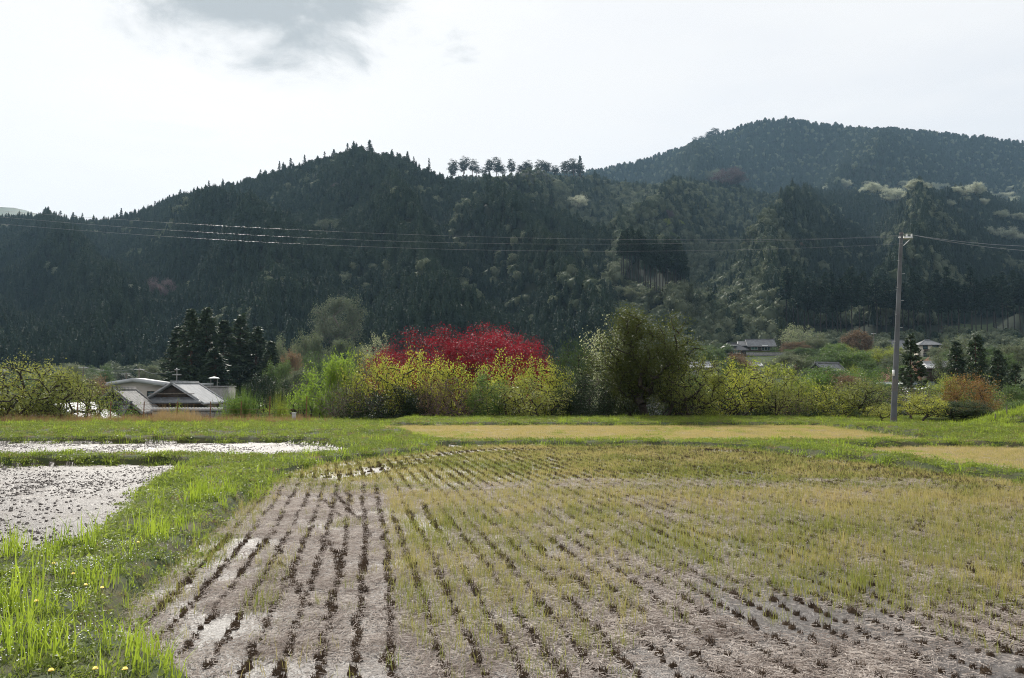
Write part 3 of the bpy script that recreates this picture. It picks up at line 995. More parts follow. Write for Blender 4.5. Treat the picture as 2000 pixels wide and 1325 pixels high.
def ground_points(rng, per_m2, y0, y1, classes, u=0.86):
    n = int(per_m2 * u * (y1 ** 2 - y0 ** 2))
    uu, Y = sample_uY(rng, n, -u, u, y0, y1)
    Pp = np.column_stack([uu * Y, Y])
    c = classify(Pp)
    k = np.isin(c, classes)
    Pp, c = Pp[k], c[k]
    return Pp, c, zfun(Pp, c)


def edge_dist(Pp, poly):
    return dist_poly(Pp, poly)


# grass on the banks, near and far
Pn, c, z = ground_points(rng, 62, 3.4, 14, (9,))
px, py = px_of(Pn[:, 0], Pn[:, 1], z)
clump = fbm(Pn[:, 0] * 1.1, Pn[:, 1] * 1.1, 3, 91)
spots = gp([(380, 1005), (425, 985), (455, 962), (497, 945), (330, 952), (300, 978), (355, 1078), (338, 1062), (130, 1105), (60, 1120), (15, 1128), (205, 1195),
            (230, 1180), (30, 1290), (90, 1300), (150, 1290), (210, 1300), (270, 1300), (330, 1310), (240, 1265), (-60, 1250), (40, 1230), (0, 1200)])
ds = np.min(np.hypot(Pn[:, 0:1] - spots[:, 0], Pn[:, 1:2] - spots[:, 1]), 1)
tallp = np.exp(-(ds / 0.34) ** 2) * 0.55 + 0.02 + 0.22 * sstep(py, 1245, 1310) * sstep(clump, 0.40, 0.6)
pick = np.where(rng.random(len(Pn)) < tallp, rng.integers(4, 6, len(Pn)), np.where(clump > 0.55, rng.integers(1, 3, len(Pn)), rng.integers(0, 4, len(Pn))))
edge = edge_dist(Pn, POLY_FIELD)
tint = np.clip(0.25 + 1.1 * (fbm(Pn[:, 0] * 0.8, Pn[:, 1] * 0.8, 3, 71) - 0.5), 0, 1)
dead = (rng.random(len(Pn)) < 0.10 + 0.5 * sstep(edge, 0.45, 0.05)) & (pick < 4)
scatter('bank_grass', np.column_stack([Pn, z - 0.01]), NEAR_G + [grass_proto('dead_grass', 18, 22, 0.12, 0.08, 0.005, 1.0, 'dry_weed'), grass_proto('dead_grass', 19, 26, 0.13, 0.06, 0.005, 1.2, 'regrow')], np.where(dead, rng.integers(6, 8, len(Pn)), pick), rng.uniform(0.6, 1.25, len(Pn)) * (0.65 + 0.35 * sstep(edge, 0.05, 0.5)), rng.uniform(0, 6.28, len(Pn)), tint)
Pn, c, z = ground_points(rng, 21, 14, 46.2, (9, 5))
keep = rng.random(len(Pn)) < np.where(c == 5, 0.25, 1.0)
Pn, z = Pn[keep], z[keep]
pick = np.where(rng.random(len(Pn)) < 0.05, 2, rng.integers(0, 2, len(Pn)))
tint = np.clip(0.2 + 1.2 * (fbm(Pn[:, 0] * 0.5, Pn[:, 1] * 0.5, 3, 71) - 0.5), 0, 1)
dead = rng.random(len(Pn)) < 0.2
scatter('bank_grass', np.column_stack([Pn, z - 0.01]), FAR_G + [grass_proto('dead_grass', 17, 30, 0.2, 0.10, 0.009, 0.8, 'dry_weed')], np.where(dead, 3, pick), rng.uniform(0.5, 1.1, len(Pn)), rng.uniform(0, 6.28, len(Pn)), tint)

# ragged fringe of grass hanging over the edges of the plots
fr = []
for poly in SOILS[:5]:
    for a, b in zip(poly, np.roll(poly, -1, 0)):
        L = np.hypot(*(b - a))
        m_ = int(min(L, 80) * 9)
        f = rng.random((m_, 1))
        q = a + (b - a) * f + rng.normal(size=(m_, 2)) * np.array([0.12, 0.12])
        fr.append(q)
fr = np.concatenate(fr)
fr = fr[(fr[:, 1] > 6) & (fr[:, 1] < 46) & (np.abs(fr[:, 0] / fr[:, 1]) < 0.8)]
nearf = fr[:, 1] < 14
zf_ = zfun(fr)
tn = np.clip(0.25 + rng.normal(size=len(fr)) * 0.3, 0, 1)
scatter('bank_grass', np.column_stack([fr, zf_ - 0.02])[nearf], NEAR_G[:4], rng.integers(0, 4, nearf.sum()), rng.uniform(0.6, 1.3, nearf.sum()), rng.uniform(0, 6.28, nearf.sum()), tn[nearf])
scatter('bank_grass', np.column_stack([fr, zf_ - 0.02])[~nearf], FAR_G, rng.choice([0, 0, 1, 1, 2], (~nearf).sum()), rng.uniform(0.5, 1.1, (~nearf).sum()), rng.uniform(0, 6.28, (~nearf).sum()), tn[~nearf])

# thin second growth of rice and grass over the fields
RG_N = [grass_proto('regrowth', 11, 18, 0.11, 0.10, 0.0038, 0.4, 'regrow'), grass_proto('regrowth', 12, 14, 0.10, 0.075, 0.0038, 0.6, 'regrow'),
        grass_proto('regrowth', 13, 9, 0.07, 0.14, 0.0042, 0.3, 'regrow')]
RG_F = [grass_proto('regrowth', 14, 44, 0.24, 0.085, 0.0065, 0.4, 'regrow'), grass_proto('regrowth', 15, 40, 0.24, 0.065, 0.0065, 0.5, 'regrow'), grass_proto('regrowth', 16, 26, 0.2, 0.125, 0.007, 0.35, 'regrow')]
Y0 = float(G(0., 1230.)[1])
XL0, UL = float(G(258., 1230.)[0]), -0.178
UR = -0.225


def lateral(Pp, uv):
    return Pp[:, 0] - uv * (Pp[:, 1] - Y0)


def cover(Pp):
    px, py = px_of(Pp[:, 0], Pp[:, 1], 0.0)
    lat = lateral(Pp, UR)
    strip = fbm(lat * 2.3, Pp[:, 1] * 0.16, 3, 101)
    patch = fbm(Pp[:, 0] * 0.7, Pp[:, 1] * 0.7, 3, 111)
    b = 1255 + 0 * px
    b = np.where(px > 1250, 1135 + (px - 1250) * 0.10, b)
    w_ = np.where(px > 1250, 40, 120)
    d = sstep(py, b + w_, b - w_) * np.clip(0.92 + 2.4 * (strip - 0.45), 0.08, 1)
    d = np.maximum(d, sstep(py, 1000, 930))
    d = np.where((px > 1350), np.maximum(d, sstep(py, b + 25, b - 55) * 0.95), d)
    d = np.where(py > b, np.maximum(d, 0.10 * sstep(patch, 0.5, 0.7)), d)
    off = (lat - 0.25 * np.sin((Pp[:, 1] - 3.5) / 24.0 * 3.1) - (XL0 + 2.345)) / 0.27
    rowd = np.abs(off - np.round(off))
    d = d * (1 - 0.6 * sstep(rowd, 0.30, 0.12) * sstep(py, 900, 960) * np.where(px > 1350, sstep(px, 1750, 1400), 1))
    ll = lateral(Pp, UL) - XL0
    left = (ll > -0.6) & (ll < 2.22)
    dl = 0.03 + 0.5 * sstep(patch, 0.62, 0.75) + 0.7 * np.exp(-((ll - 0.98) / 0.10) ** 2) * (py < 1210) * (py > 1090) + 0.4 * sstep(ll, 0.42, 0.15) * sstep(py, 1250, 1160)
    dl = np.maximum(dl, sstep(py, 975, 945))
    d = np.where(left & (py > 930), dl, d)
    # bare wet tracks near the far headlands
    for poly, off in ((TRACK1, 0.28), (TRACK2, 0.3), (TRACK3, 0.22), (TRACK4, 0.3), (TRACK5, 0.35)):
        dd = dist_line(Pp, poly)
        d = d * (1 - 0.93 * sstep(dd, off + 0.25, off - 0.05) * sstep(fbm(Pp[:, 0] * 1.3, Pp[:, 1] * 1.3, 2, 131), 0.28, 0.45))
    return np.clip(d, 0, 1)


def dist_line(P, line):
    d = np.full(len(P), 1e9)
    for a, b in zip(line[:-1], line[1:]):
        ab = b - a
        t = np.clip(((P - a) @ ab) / (ab @ ab), 0, 1)
        q = P - a - t[:, None] * ab
        d = np.minimum(d, np.hypot(q[:, 0], q[:, 1]))
    return d


TRACK1 = gp([(650, 938), (720, 922), (790, 905), (850, 892), (930, 882), (1000, 880), (1150, 879)])
TRACK2 = gp([(1280, 880), (1400, 882), (1480, 886), (1560, 892), (1640, 898)])
TRACK3 = gp([(760, 846), (790, 850)])
TRACK4 = gp([(1690, 878), (1780, 893), (1900, 907), (2000, 919)])
TRACK5 = gp([(1715, 857), (1790, 861)])
Pn, c, z = ground_points(rng, 170, 4.6, 15, (0,))
k = rng.random(len(Pn)) < cover(Pn)
Pn, z = Pn[k], z[k]
tint = np.clip(0.08 + 1.1 * (fbm(Pn[:, 0] * 1.2, Pn[:, 1] * 1.2, 3, 141) - 0.5) + 0.5 * sstep(Pn[:, 1], 11, 15) + rng.normal(size=len(Pn)) * 0.15, 0, 1)
scatter('field_regrowth', np.column_stack([Pn, z - 0.005]), RG_N, rng.integers(0, 3, len(Pn)), rng.uniform(0.6, 1.45, len(Pn)), rng.uniform(0, 6.28, len(Pn)), tint)
Pn, c, z = ground_points(rng, 54, 15, 45, (0, 3, 4))
k = rng.random(len(Pn)) < cover(Pn)
Pn, z, c = Pn[k], z[k], c[k]
tint = np.clip(0.28 + 0.44 * (c > 0) + 0.3 * sstep(Pn[:, 1], 19, 26) + 1.2 * (fbm(Pn[:, 0] * 0.6, Pn[:, 1] * 0.6, 3, 141) - 0.5) + rng.normal(size=len(Pn)) * 0.2, 0, 1)
scatter('field_regrowth', np.column_stack([Pn, z - 0.005]), RG_F + FAR_G[:1], np.where((c > 0) & (rng.random(len(Pn)) < 0.16 * sstep(fbm(Pn[:, 0] * 0.5, Pn[:, 1] * 0.3, 3, 191), 0.45, 0.7)), 3, rng.integers(0, 3, len(Pn))), rng.uniform(0.5, 1.1, len(Pn)) * np.where(c > 0, 0.8, 1), rng.uniform(0, 6.28, len(Pn)), tint)

# clods standing out of the wet mud
CL = []
for s in range(4):
    r = np.random.default_rng(200 + s)
    bm_ = MB()
    for q in range(16):
        c_ = np.append(r.normal(size=2) * 0.22, r.uniform(-0.012, 0.006))
        rad = r.uniform(0.005, 0.019)
        a_ = np.arange(6) * 1.047
        j_ = r.uniform(0.7, 1.3, (2, 6))
        Vc = np.concatenate([np.column_stack([c_[0] + rad * 1.5 * np.cos(a_) * j_[0], c_[1] + rad * np.sin(a_) * j_[0], np.full(6, c_[2] - 0.012)]),
                             np.column_stack([c_[0] + rad * 0.9 * np.cos(a_) * j_[1], c_[1] + rad * 0.6 * np.sin(a_) * j_[1], np.full(6, c_[2] + rad * 0.5) + r.uniform(-.006, .006, 6)]), [c_ + [0, 0, rad * 0.6]]])
        i_ = np.arange(6)
        bm_.add(Vc, np.stack([i_, (i_ + 1) % 6, (i_ + 1) % 6 + 6, i_ + 6], -1), np.stack([i_ + 6, (i_ + 1) % 6 + 6, np.full(6, 12)], -1))
    CL.append(proto('clod', bm_.mesh('clod'), 'clod'))
Pn, c, z = ground_points(rng, 14, 7, 30, (1, 2))
k = rng.random(len(Pn)) < sstep(fbm(Pn[:, 0] * 0.9, Pn[:, 1] * 0.5, 3, 181), 0.3, 0.6)
Pn, z = Pn[k], z[k]
scatter('mud_clods', np.column_stack([Pn, z]), CL, rng.integers(0, 4, len(Pn)), rng.uniform(0.6, 1.5, len(Pn)), rng.uniform(0, 6.28, len(Pn)))

# chopped straw lying on the mud
SL = []
for s in range(4):
    r = np.random.default_rng(40 + s)
    n = 110
    p = np.column_stack([r.normal(size=(n, 2)) * 0.13, r.uniform(0.004, 0.03, n)])
    a = r.uniform(0, 6.28, n)
    d = np.column_stack([np.cos(a), np.sin(a), np.abs(r.normal(size=n)) * 0.13])
    l = r.uniform(0.008, 0.032, n)[:, None]
    s_ = np.column_stack([-np.sin(a), np.cos(a), np.zeros(n)]) * 0.0021
    V = np.stack([p - d * l - s_, p + d * l - s_, p + d * l + s_ + [0, 0, 0.002], p - d * l + s_ + [0, 0, 0.002]], 1).reshape(-1, 3)
    SL.append(proto('straw', mesh_np('straw', V, np.arange(4 * n).reshape(-1, 4)), 'straw'))
Pn, c, z = ground_points(rng, 58, 4.6, 17, (0,))
k = rng.random(len(Pn)) < np.clip(1.1 * sstep(fbm(Pn[:, 0] * 0.9, Pn[:, 1] * 0.9, 3, 151), 0.28, 0.50), 0.08, 1)
Pn, z = Pn[k], z[k]
scatter('straw_litter', np.column_stack([Pn, z]), SL, rng.integers(0, 4, len(Pn)), rng.uniform(0.7, 1.3, len(Pn)), rng.uniform(0, 6.28, len(Pn)))

# rice stubble: rows of cut clumps
def stub_mesh(seed, n=34):
    r = np.random.default_rng(seed)
    V, Qs, T = blades(r, n, 0.036, 0.062, 0.006, 0.55, 0.5)
    mb = MB().add(V, Qs, T)
    k = 7
    a = np.arange(k) * 2 * np.pi / k
    rr = 0.036 * r.uniform(0.75, 1.2, k)
    V = np.concatenate([np.column_stack([rr * np.cos(a) * s, rr * np.sin(a) * s, np.full(k, h) + r.uniform(-.003, .003, k)]) for s, h in ((1.25, -0.01), (1.0, 0.018), (0.45, 0.03))])
    i = (np.arange(2)[:, None] * k + np.arange(k)[None]).ravel()
    j = (np.arange(2)[:, None] * k + (np.arange(k)[None] + 1) % k).ravel()
    mb.add(V, np.stack([i, j, j + k, i + k], -1))
    return mb.mesh('rice_stubble')


STUB = [stub_mesh(s) for s in range(6)]
rows = []
r = np.random.default_rng(61)


def row_line(P0, P1, step, bend=0.0):
    d = P1 - P0
    L = np.hypot(*d)
    s = np.arange(0, L, step) + r.normal(size=len(np.arange(0, L, step))) * step * 0.18
    pts = P0 + d / L * s[:, None]
    nrm = np.array([-d[1], d[0]]) / L
    pts = pts + nrm * (0.05 * (fbm(s * 0.5, s * 0 + r.uniform(0, 99), 2, 3) - 0.5) + r.normal(size=len(s)) * 0.016 + bend * np.sin(s / L * 3.1))[:, None]
    return pts


for kx in range(9):
    x0 = XL0 + 0.255 * kx
    rows.append((row_line(np.array([x0 + UL * (3.5 - Y0), 3.5]), np.array([x0 + UL * (16.2 - Y0), 16.2]), 0.095, -0.10), 'L'))
xr = XL0 + 0.255 * 9 + 0.05
for kx in range(-10, 122):
    x0 = xr + 0.27 * kx
    pts = row_line(np.array([x0 + UR * (3.5 - Y0), 3.5]), np.array([x0 + UR * (27.5 - Y0), 27.5]), 0.135, -0.25)
    ok = (lateral(pts, UL) > xr - 0.05) | (pts[:, 1] > 16.4)
    rows.append((pts[ok], 'R'))
for (xa, ya, xb, yb) in ((632, 978, 664, 1014), (655, 968, 702, 1020), (672, 960, 690, 985), (556, 1108, 604, 1196), (640, 1060, 668, 1118), (700, 1010, 722, 1052)):
    g0 = gp([(xa, ya), (xb, yb)])
    rows.append((row_line(g0[0], g0[1], 0.10), 'X'))
for k in range(4):   # headland rows bending round the far corner
    line = gp([(600, 925 + 7 * k), (720, 908 + 7 * k), (830, 893 + 5.5 * k), (930, 881 + 4 * k), (1050, 877 + 3 * k), (1300, 877 + 3 * k)])
    for a, b in zip(line[:-1], line[1:]):
        rows.append((row_line(a, b, 0.15), 'H'))
SP_ = np.concatenate([p for p, _ in rows])
ok = (classify(SP_) == 0) & (r.random(len(SP_)) < 0.94) & (SP_[:, 1] > 3.6)
SP_ = SP_[ok]
ok = dist_poly(SP_, POLY_FIELD) > 0.12
SP_ = SP_[ok]
zs = zfun(SP_)
px, py = px_of(SP_[:, 0], SP_[:, 1], zs)
vis = (px > 5) & (px < 1995) & (py < 1318)
ssc = r.uniform(0.6, 1.15, len(SP_)) * np.where(lateral(SP_, UL) > xr - 0.05, 0.95, 0.88) * (0.8 + 0.5 * fbm(SP_[:, 0] * 0.8, SP_[:, 1] * 0.8, 2, 161))
order = np.argsort(np.where(vis, SP_[:, 1], 1e9))
near, rest = order[:300], order[300:]
rest = rest[(px[rest] > -300) & (px[rest] < 2300)]
SPROTO = [proto('rice_stubble_form', me, 'stubble') for me in STUB]
scatter('rice_stubble', np.column_stack([SP_, zs])[rest], SPROTO, r.integers(0, 6, len(rest)), ssc[rest], r.uniform(0, 6.28, len(rest)))
for i in near:
    o = obj('rice_stubble_clump', STUB[i % 6], M['stubble'])
    o.location = (SP_[i, 0], SP_[i, 1], zs[i])
    o.rotation_euler = (0, 0, r.uniform(0, 6.28))
    o.scale = (ssc[i],) * 3
    tag(o, 'cut dark brown rice stubble clump in the wet rows of the near field', 'stubble', 'rice stubble clumps in the near field')

# dry reeds and weeds behind the left banks
DW = [grass_proto('dry_weed', 51, 16, 0.22, 0.55, 0.012, 0.22, 'dry_weed', 0.5), grass_proto('dry_weed', 52, 14, 0.2, 0.75, 0.012, 0.18, 'dry_weed', 0.5),
      grass_proto('dry_weed', 53, 20, 0.25, 0.4, 0.012, 0.4, 'dry_weed', 0.5, weeds=14, wl=0.06), grass_proto('green_weed', 54, 16, 0.22, 0.42, 0.014, 0.4, 'grass', 0.5, weeds=30, wl=0.07)]
n = 2600
uu, Y = sample_uY(rng, n, -0.86, -0.215, 41.8, 46.3)
Pn = np.column_stack([uu * Y, Y])
z = zfun(Pn)
px, _ = px_of(Pn[:, 0], Pn[:, 1], z)
dense = 0.45 + 1.6 * (fbm(Pn[:, 0] * 0.5, Pn[:, 1] * 0.9, 3, 171) - 0.45) + 0.7 * np.exp(-((px - 345) / 45) ** 2)
k = rng.random(n) < dense * sstep(px, 655, 560)
Pn, z, px = Pn[k], z[k], px[k]
gold = np.exp(-((px - 345) / 45) ** 2) > 0.4
pick = np.where(gold, rng.integers(0, 2, len(Pn)), rng.choice([0, 1, 2, 2, 3], len(Pn)))
sc = rng.uniform(0.35, 0.85, len(Pn)) * np.where(gold, 1.35, 1.0)
scatter('dry_weeds', np.column_stack([Pn, z - 0.02]), DW, pick, sc, rng.uniform(0, 6.28, len(Pn)), np.where(gold, 0.0, rng.uniform(0.1, 0.9, len(Pn))))

# tiny white flowers in the near bank
r = np.random.default_rng(71)
wp = np.column_stack([r.normal(size=(16, 2)) * 0.11, r.uniform(0.06, 0.12, 16)])
mb = MB().add(*leaves(r, wp, 0.012, 1.0, 2.0))
WF = proto('white_flower', mb.mesh('white_flower'), 'white_flower')
cents = gp([(225, 1142), (180, 1150), (300, 1090), (355, 1000), (170, 1115), (210, 1108), (335, 1105), (390, 1090), (100, 1215), (130, 1220), (80, 1290), (160, 1310), (60, 1165), (20, 1245), (265, 1285)])
pts = np.concatenate([c + r.normal(size=(5, 2)) * 0.22 for c in cents])
pts = pts[classify(pts) == 9]
scatter('white_weed_flowers', np.column_stack([pts, zfun(pts)]), [WF], np.zeros(len(pts)), r.uniform(0.7, 1.2, len(pts)), r.uniform(0, 6, len(pts)))

# dandelions
head = MB()
for k, (rad, zz) in enumerate(((0.022, 0.0), (0.018, 0.006), (0.011, 0.011))):
    for j in range(12):
        a = j * 0.5236 + k * 0.26
        d, s_ = np.array([math.cos(a), math.sin(a), 0.25 * k]), np.array([-math.sin(a), math.cos(a), 0]) * 0.004
        o0 = np.array([0, 0, zz])
        head.add([o0 + d * 0.002, o0 + d * rad * 0.6 + s_, o0 + d * rad, o0 + d * rad * 0.6 - s_], [(0, 1, 2, 3)])
HEAD, STEM = head.mesh('flower_head'), MB().path([(0, 0, -0.02), (0.01, 0, 0.08), (0, 0.01, 0.168)], 0.0028, 4).mesh('stem')
for (px_, py_, lab) in ((166, 1140, 'upper of two yellow dandelions beside the white flowers on the near bank'), (198, 1144, 'lower right of two yellow dandelions beside the white flowers on the near bank'),
                        (270, 1058, 'yellow dandelion highest up the grass bank by the stubble rows'), (142, 1118, 'yellow dandelion by the tall grass edging the wet mud'),
                        (106, 1099, 'yellow dandelion next to the corner of the near mud paddy'), (103, 1307, 'yellow dandelion among tall grass at the bottom left corner'),
                        (185, 1303, 'yellow dandelion in the middle of the tall grass at the bottom'), (241, 1305, 'yellow dandelion in tall grass nearest the muddy stubble'),
                        (70, 1172, 'yellow dandelion in short turf at the left edge')):
    g2 = G(float(px_), float(py_), 0.3)
    zz = float(zfun(np.array([g2]))[0])
    root = empty('dandelion', (g2[0], g2[1], zz), r.uniform(0, 6), lab, 'dandelion', 'dandelions on the near bank')
    root.scale = (0.9, 0.9, 0.75)
    obj('stem', STEM, M['grass'], root)
    h = obj('flower_head', HEAD, M['flower'], root)
    h.location = (0, 0.01, 0.168)
# ------------------------------------------------------------------ trees
PROTO = {}


def reg(kind, H, W, pair):
    PROTO.setdefault(kind, []).append((H, W, pair[0], pair[1]))


def dims(pair):
    """real extent of the crown so that a tree can be scaled to the photograph"""
    me = pair[1] or pair[0]
    co = np.empty(len(me.vertices) * 3, np.float32)
    me.vertices.foreach_get('co', co)
    co = co.reshape(-1, 3)
    return float(np.percentile(co[:, 2], 99.7)), float(np.percentile(co[:, 0], 99) - np.percentile(co[:, 0], 1))


def add_proto(kind, pair):
    H, W = dims(pair)
    reg(kind, H, W, pair)


for s in (1, 2, 3, 4):
    add_proto('persimmon', grow(s, [(0, 0, 2.5, 2.3, 2.3, 1.45)], 0.9, 0.13, 240, 30, 0.09, 0.13, crook=0.32, seg=0.42, shell=0.3, lean=0.25, r_tip=0.010))
add_proto('persimmon_big', grow(41, [(0, 0, 2.1, 3.4, 2.4, 1.6), (1.6, 0, 1.7, 2.0, 1.8, 1.2)], 0.7, 0.14, 460, 42, 0.085, 0.16, stems=3, crook=0.3, seg=0.42, shell=0.3, r_tip=0.010))
for s in (5, 6):
    add_proto('evergreen', grow(s, [(0, 0, 3.3, 2.0, 2.0, 2.4)], 1.2, 0.14, 330, 46, 0.10, 0.24, shell=0.55, lumps=34))
add_proto('big_tree', grow(7, [(0.1, 0, 4.2, 2.3, 2.2, 2.0), (-1.1, 0, 3.2, 1.6, 1.5, 1.3), (1.2, 0.2, 3.1, 1.2, 1.3, 1.1)], 1.9, 0.20, 470, 80, 0.092, 0.23, stems=4, shell=0.5, lumps=44, crook=0.12, r_tip=0.012))
for s in (8, 9):
    add_proto('maple', grow(s, [(0, 0, 5.0, 4.6, 4.4, 3.4), (1.8, 0, 4.2, 3.4, 3.2, 2.6), (-2.0, 0.5, 4.0, 3.2, 3.0, 2.6)], 1.8, 0.22, 900, 62, 0.125, np.array([0.5, 0.5, 0.13]), shell=0.72, up=1.2, aspect=0.75))
for s in (10, 11, 12):
    add_proto('broad', grow(s, [(0, 0, 6.2, 4.2, 4.2, 3.6)], 2.2, 0.26, 280, 52, 0.24, 0.36, shell=0.5, seg=1.0, lumps=30, r_tip=0.02))
for s in (13, 14):
    add_proto('loose', grow(s, [(0, 0, 6.4, 3.6, 3.6, 4.2)], 2.4, 0.2, 220, 20, 0.22, 0.30, shell=0.25, seg=0.9, r_tip=0.018))
for s in (15, 16, 17):
    add_proto('shrub', grow(s, [(0, 0, 1.0, 1.35, 1.3, 0.95)], 0.25, 0.05, 160, 40, 0.07, 0.15, stems=4, shell=0.4, r_tip=0.006, seg=0.3, crook=0.2))
add_proto('twiggy', grow(18, [(0, 0, 2.3, 1.6, 1.6, 1.5)], 0.7, 0.10, 700, 1, 0.09, 0.10, crook=0.35, seg=0.22, shell=0.2, r_tip=0.008, ksides=3))
add_proto('twiggy', grow(19, [(0, 0, 2.2, 1.8, 1.6, 1.4)], 0.7, 0.10, 560, 3, 0.10, 0.12, crook=0.35, seg=0.25, shell=0.2, r_tip=0.008, ksides=3))
for s in (20, 21, 22):
    add_proto('cedar', conifer(s, 17, 3.0, 46, 7, 0.62, 0.06, 0.75, 0.35, 15, 0.3, 0.28))
add_proto('fir', conifer(23, 8, 2.1, 26, 8, 0.34, 0.06, 0.8, 0.10, 20, 0.25, 0.14, tiers=True, flat=0.8))
add_proto('dark_conifer', conifer(24, 9.5, 2.3, 30, 8, 0.42, 0.08, 0.65, 0.28, 17, 0.35, 0.18))
add_proto('dark_conifer', conifer(25, 9.5, 2.4, 27, 8, 0.44, 0.08, 0.7, 0.22, 17, 0.4, 0.18))
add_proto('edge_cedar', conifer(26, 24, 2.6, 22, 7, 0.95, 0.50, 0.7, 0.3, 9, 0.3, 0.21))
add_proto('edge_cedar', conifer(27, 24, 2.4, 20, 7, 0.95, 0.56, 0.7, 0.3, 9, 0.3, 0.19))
add_proto('ridge_conifer', conifer(28, 18, 3.2, 26, 7, 0.95, 0.05, 0.85, 0.2, 9, 0.35, 0.26))
add_proto('ridge_conifer', conifer(29, 18, 2.8, 20, 6, 0.95, 0.05, 0.8, 0.1, 9, 0.45, 0.26))
for s in (30, 31, 32):
    add_proto('pine', grow(s, [(0, 0, 11.8, 3.0, 2.9, 5.2), (1.2, 0, 8.0, 2.6, 2.2, 1.8)], 6.5, 0.22, 84, 15, 0.7, np.array([0.62, 0.62, 0.32]), shell=0.3, seg=1.6, crook=0.12, r_tip=0.04, up=0.8))
add_proto('dome', grow(33, [(0, 0, 4.2, 4.6, 4.4, 4.4)], 1.5, 0.4, 380, 26, 0.42, 0.45, shell=0.86, seg=1.0, r_tip=0.02))
add_proto('spreading', grow(34, [(0, 0, 1.5, 2.3, 1.5, 0.9), (0.5, 0, 2.2, 1.3, 1.0, 0.5), (-0.9, 0, 2.1, 1.1, 1.0, 0.5)], 0.5, 0.12, 330, 50, 0.07, np.array([0.22, 0.22, 0.09]), stems=3, shell=0.5, up=0.9, r_tip=0.008))
# reed-like clump
_r = np.random.default_rng(90)
_mb = MB().add(*blades(_r, 900, 0.75, 2.3, 0.035, 0.42, 0.45))
_lp = np.column_stack([_r.normal(size=(1500, 2)) * 0.55, _r.uniform(0.4, 2.2, 1500)])
_mb.add(*leaves(_r, _lp, 0.30, 0.16, 0.1))
_st = MB().tubes(np.column_stack([_r.normal(size=(14, 2)) * 0.25, np.zeros(14)]), np.column_stack([_r.normal(size=(14, 2)) * 0.4, np.full(14, 1.6)]), 0.025, 0.012, 5)
add_proto('bamboo', (_st.mesh('stems', True), _mb.mesh('crown')))

BARK = {'persimmon': 'bark', 'maple': 'bark', 'broad': 'bark_pale', 'loose': 'bark_pale', 'twiggy': 'twig', 'cedar': 'bark_cedar', 'fir': 'bark_cedar', 'dark_conifer': 'bark_cedar',
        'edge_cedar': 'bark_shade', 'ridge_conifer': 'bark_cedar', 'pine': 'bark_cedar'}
trng = np.random.default_rng(300)


def ground_z(x, Y):
    return float(zfun(np.array([[x, Y]]))[0]) if Y < 45.5 else tz(x, Y)


def tree(kind, px, Y, top, wpx, leaf, label, name=None, cat='tree', group=None, var=None, rz=None, base=None, depth=1.0):
    """a tree whose crown reaches photo row `top` and is `wpx` photo pixels wide, standing on the ground at depth Y"""
    u, t = ut(px, top)
    x = float(u) * Y
    z0 = (ground_z(x, Y) if base is None else base) - 0.06
    H = EYE + float(t) * Y - z0
    W = wpx / F_PX * Y
    ps = PROTO[kind]
    h, w_, tr, cr = ps[(var if var is not None else int(trng.integers(len(ps)))) % len(ps)]
    o = empty(name or kind + '_tree', (x, Y, z0), trng.uniform(0, 6.28) if rz is None else rz, label, cat, group)
    o.scale = (W / w_, W / w_ * depth, H / h)
    obj('trunk', tr, M[BARK.get(kind, 'bark')], o)
    if cr is not None:
        obj('crown', cr, M[leaf], o)
    return o


T = tree
# left edge
T('persimmon_big', 40, 46.8, 702, 250, 'persimmon_dull', 'broad persimmon tree with yellowing leaves at the far left edge', 'persimmon_tree', var=0)
T('persimmon', 140, 47.2, 720, 150, 'persimmon_dull', 'persimmon tree with dark leaning limbs before the white roof', 'persimmon_tree', var=1)
T('shrub', 226, 49.5, 776, 95, 'bright_green', 'bright green shrub in front of the weathered grey tiled roof', 'shrub', 'shrub')
T('shrub', 352, 47.5, 786, 55, 'yellow_green', 'small yellow green shrub by the long tiled garden wall', 'shrub', 'shrub')
T('bamboo', 470, 47.5, 750, 78, 'bright_green', 'rounded bamboo clump at the end of the garden wall', 'bamboo_clump', 'bamboo')
T('bamboo', 548, 54, 758, 55, 'yellow_green', 'pale reedy clump between bamboo and bright green maple', 'bamboo_clump', 'bamboo')
T('shrub', 590, 50, 775, 70, 'bright_green', 'low leafy shrub at the foot of the bright green maple', 'shrub', 'shrub')
T('shrub', 520, 48, 790, 60, 'mid_green', 'low dark green shrub beside the rusty fence posts', 'shrub', 'shrub')
T('broad', 168, 88, 738, 80, 'brown_leaf', 'leafless brownish tree beside the beige building', 'bare_tree')
T('broad', 110, 80, 755, 90, 'mid_green', 'dull green tree hidden behind the leaning persimmon', 'leafy_tree')
T('broad', 190, 76, 775, 70, 'camellia', 'dark bushy tree left of the weathered tiled roof', 'leafy_tree')
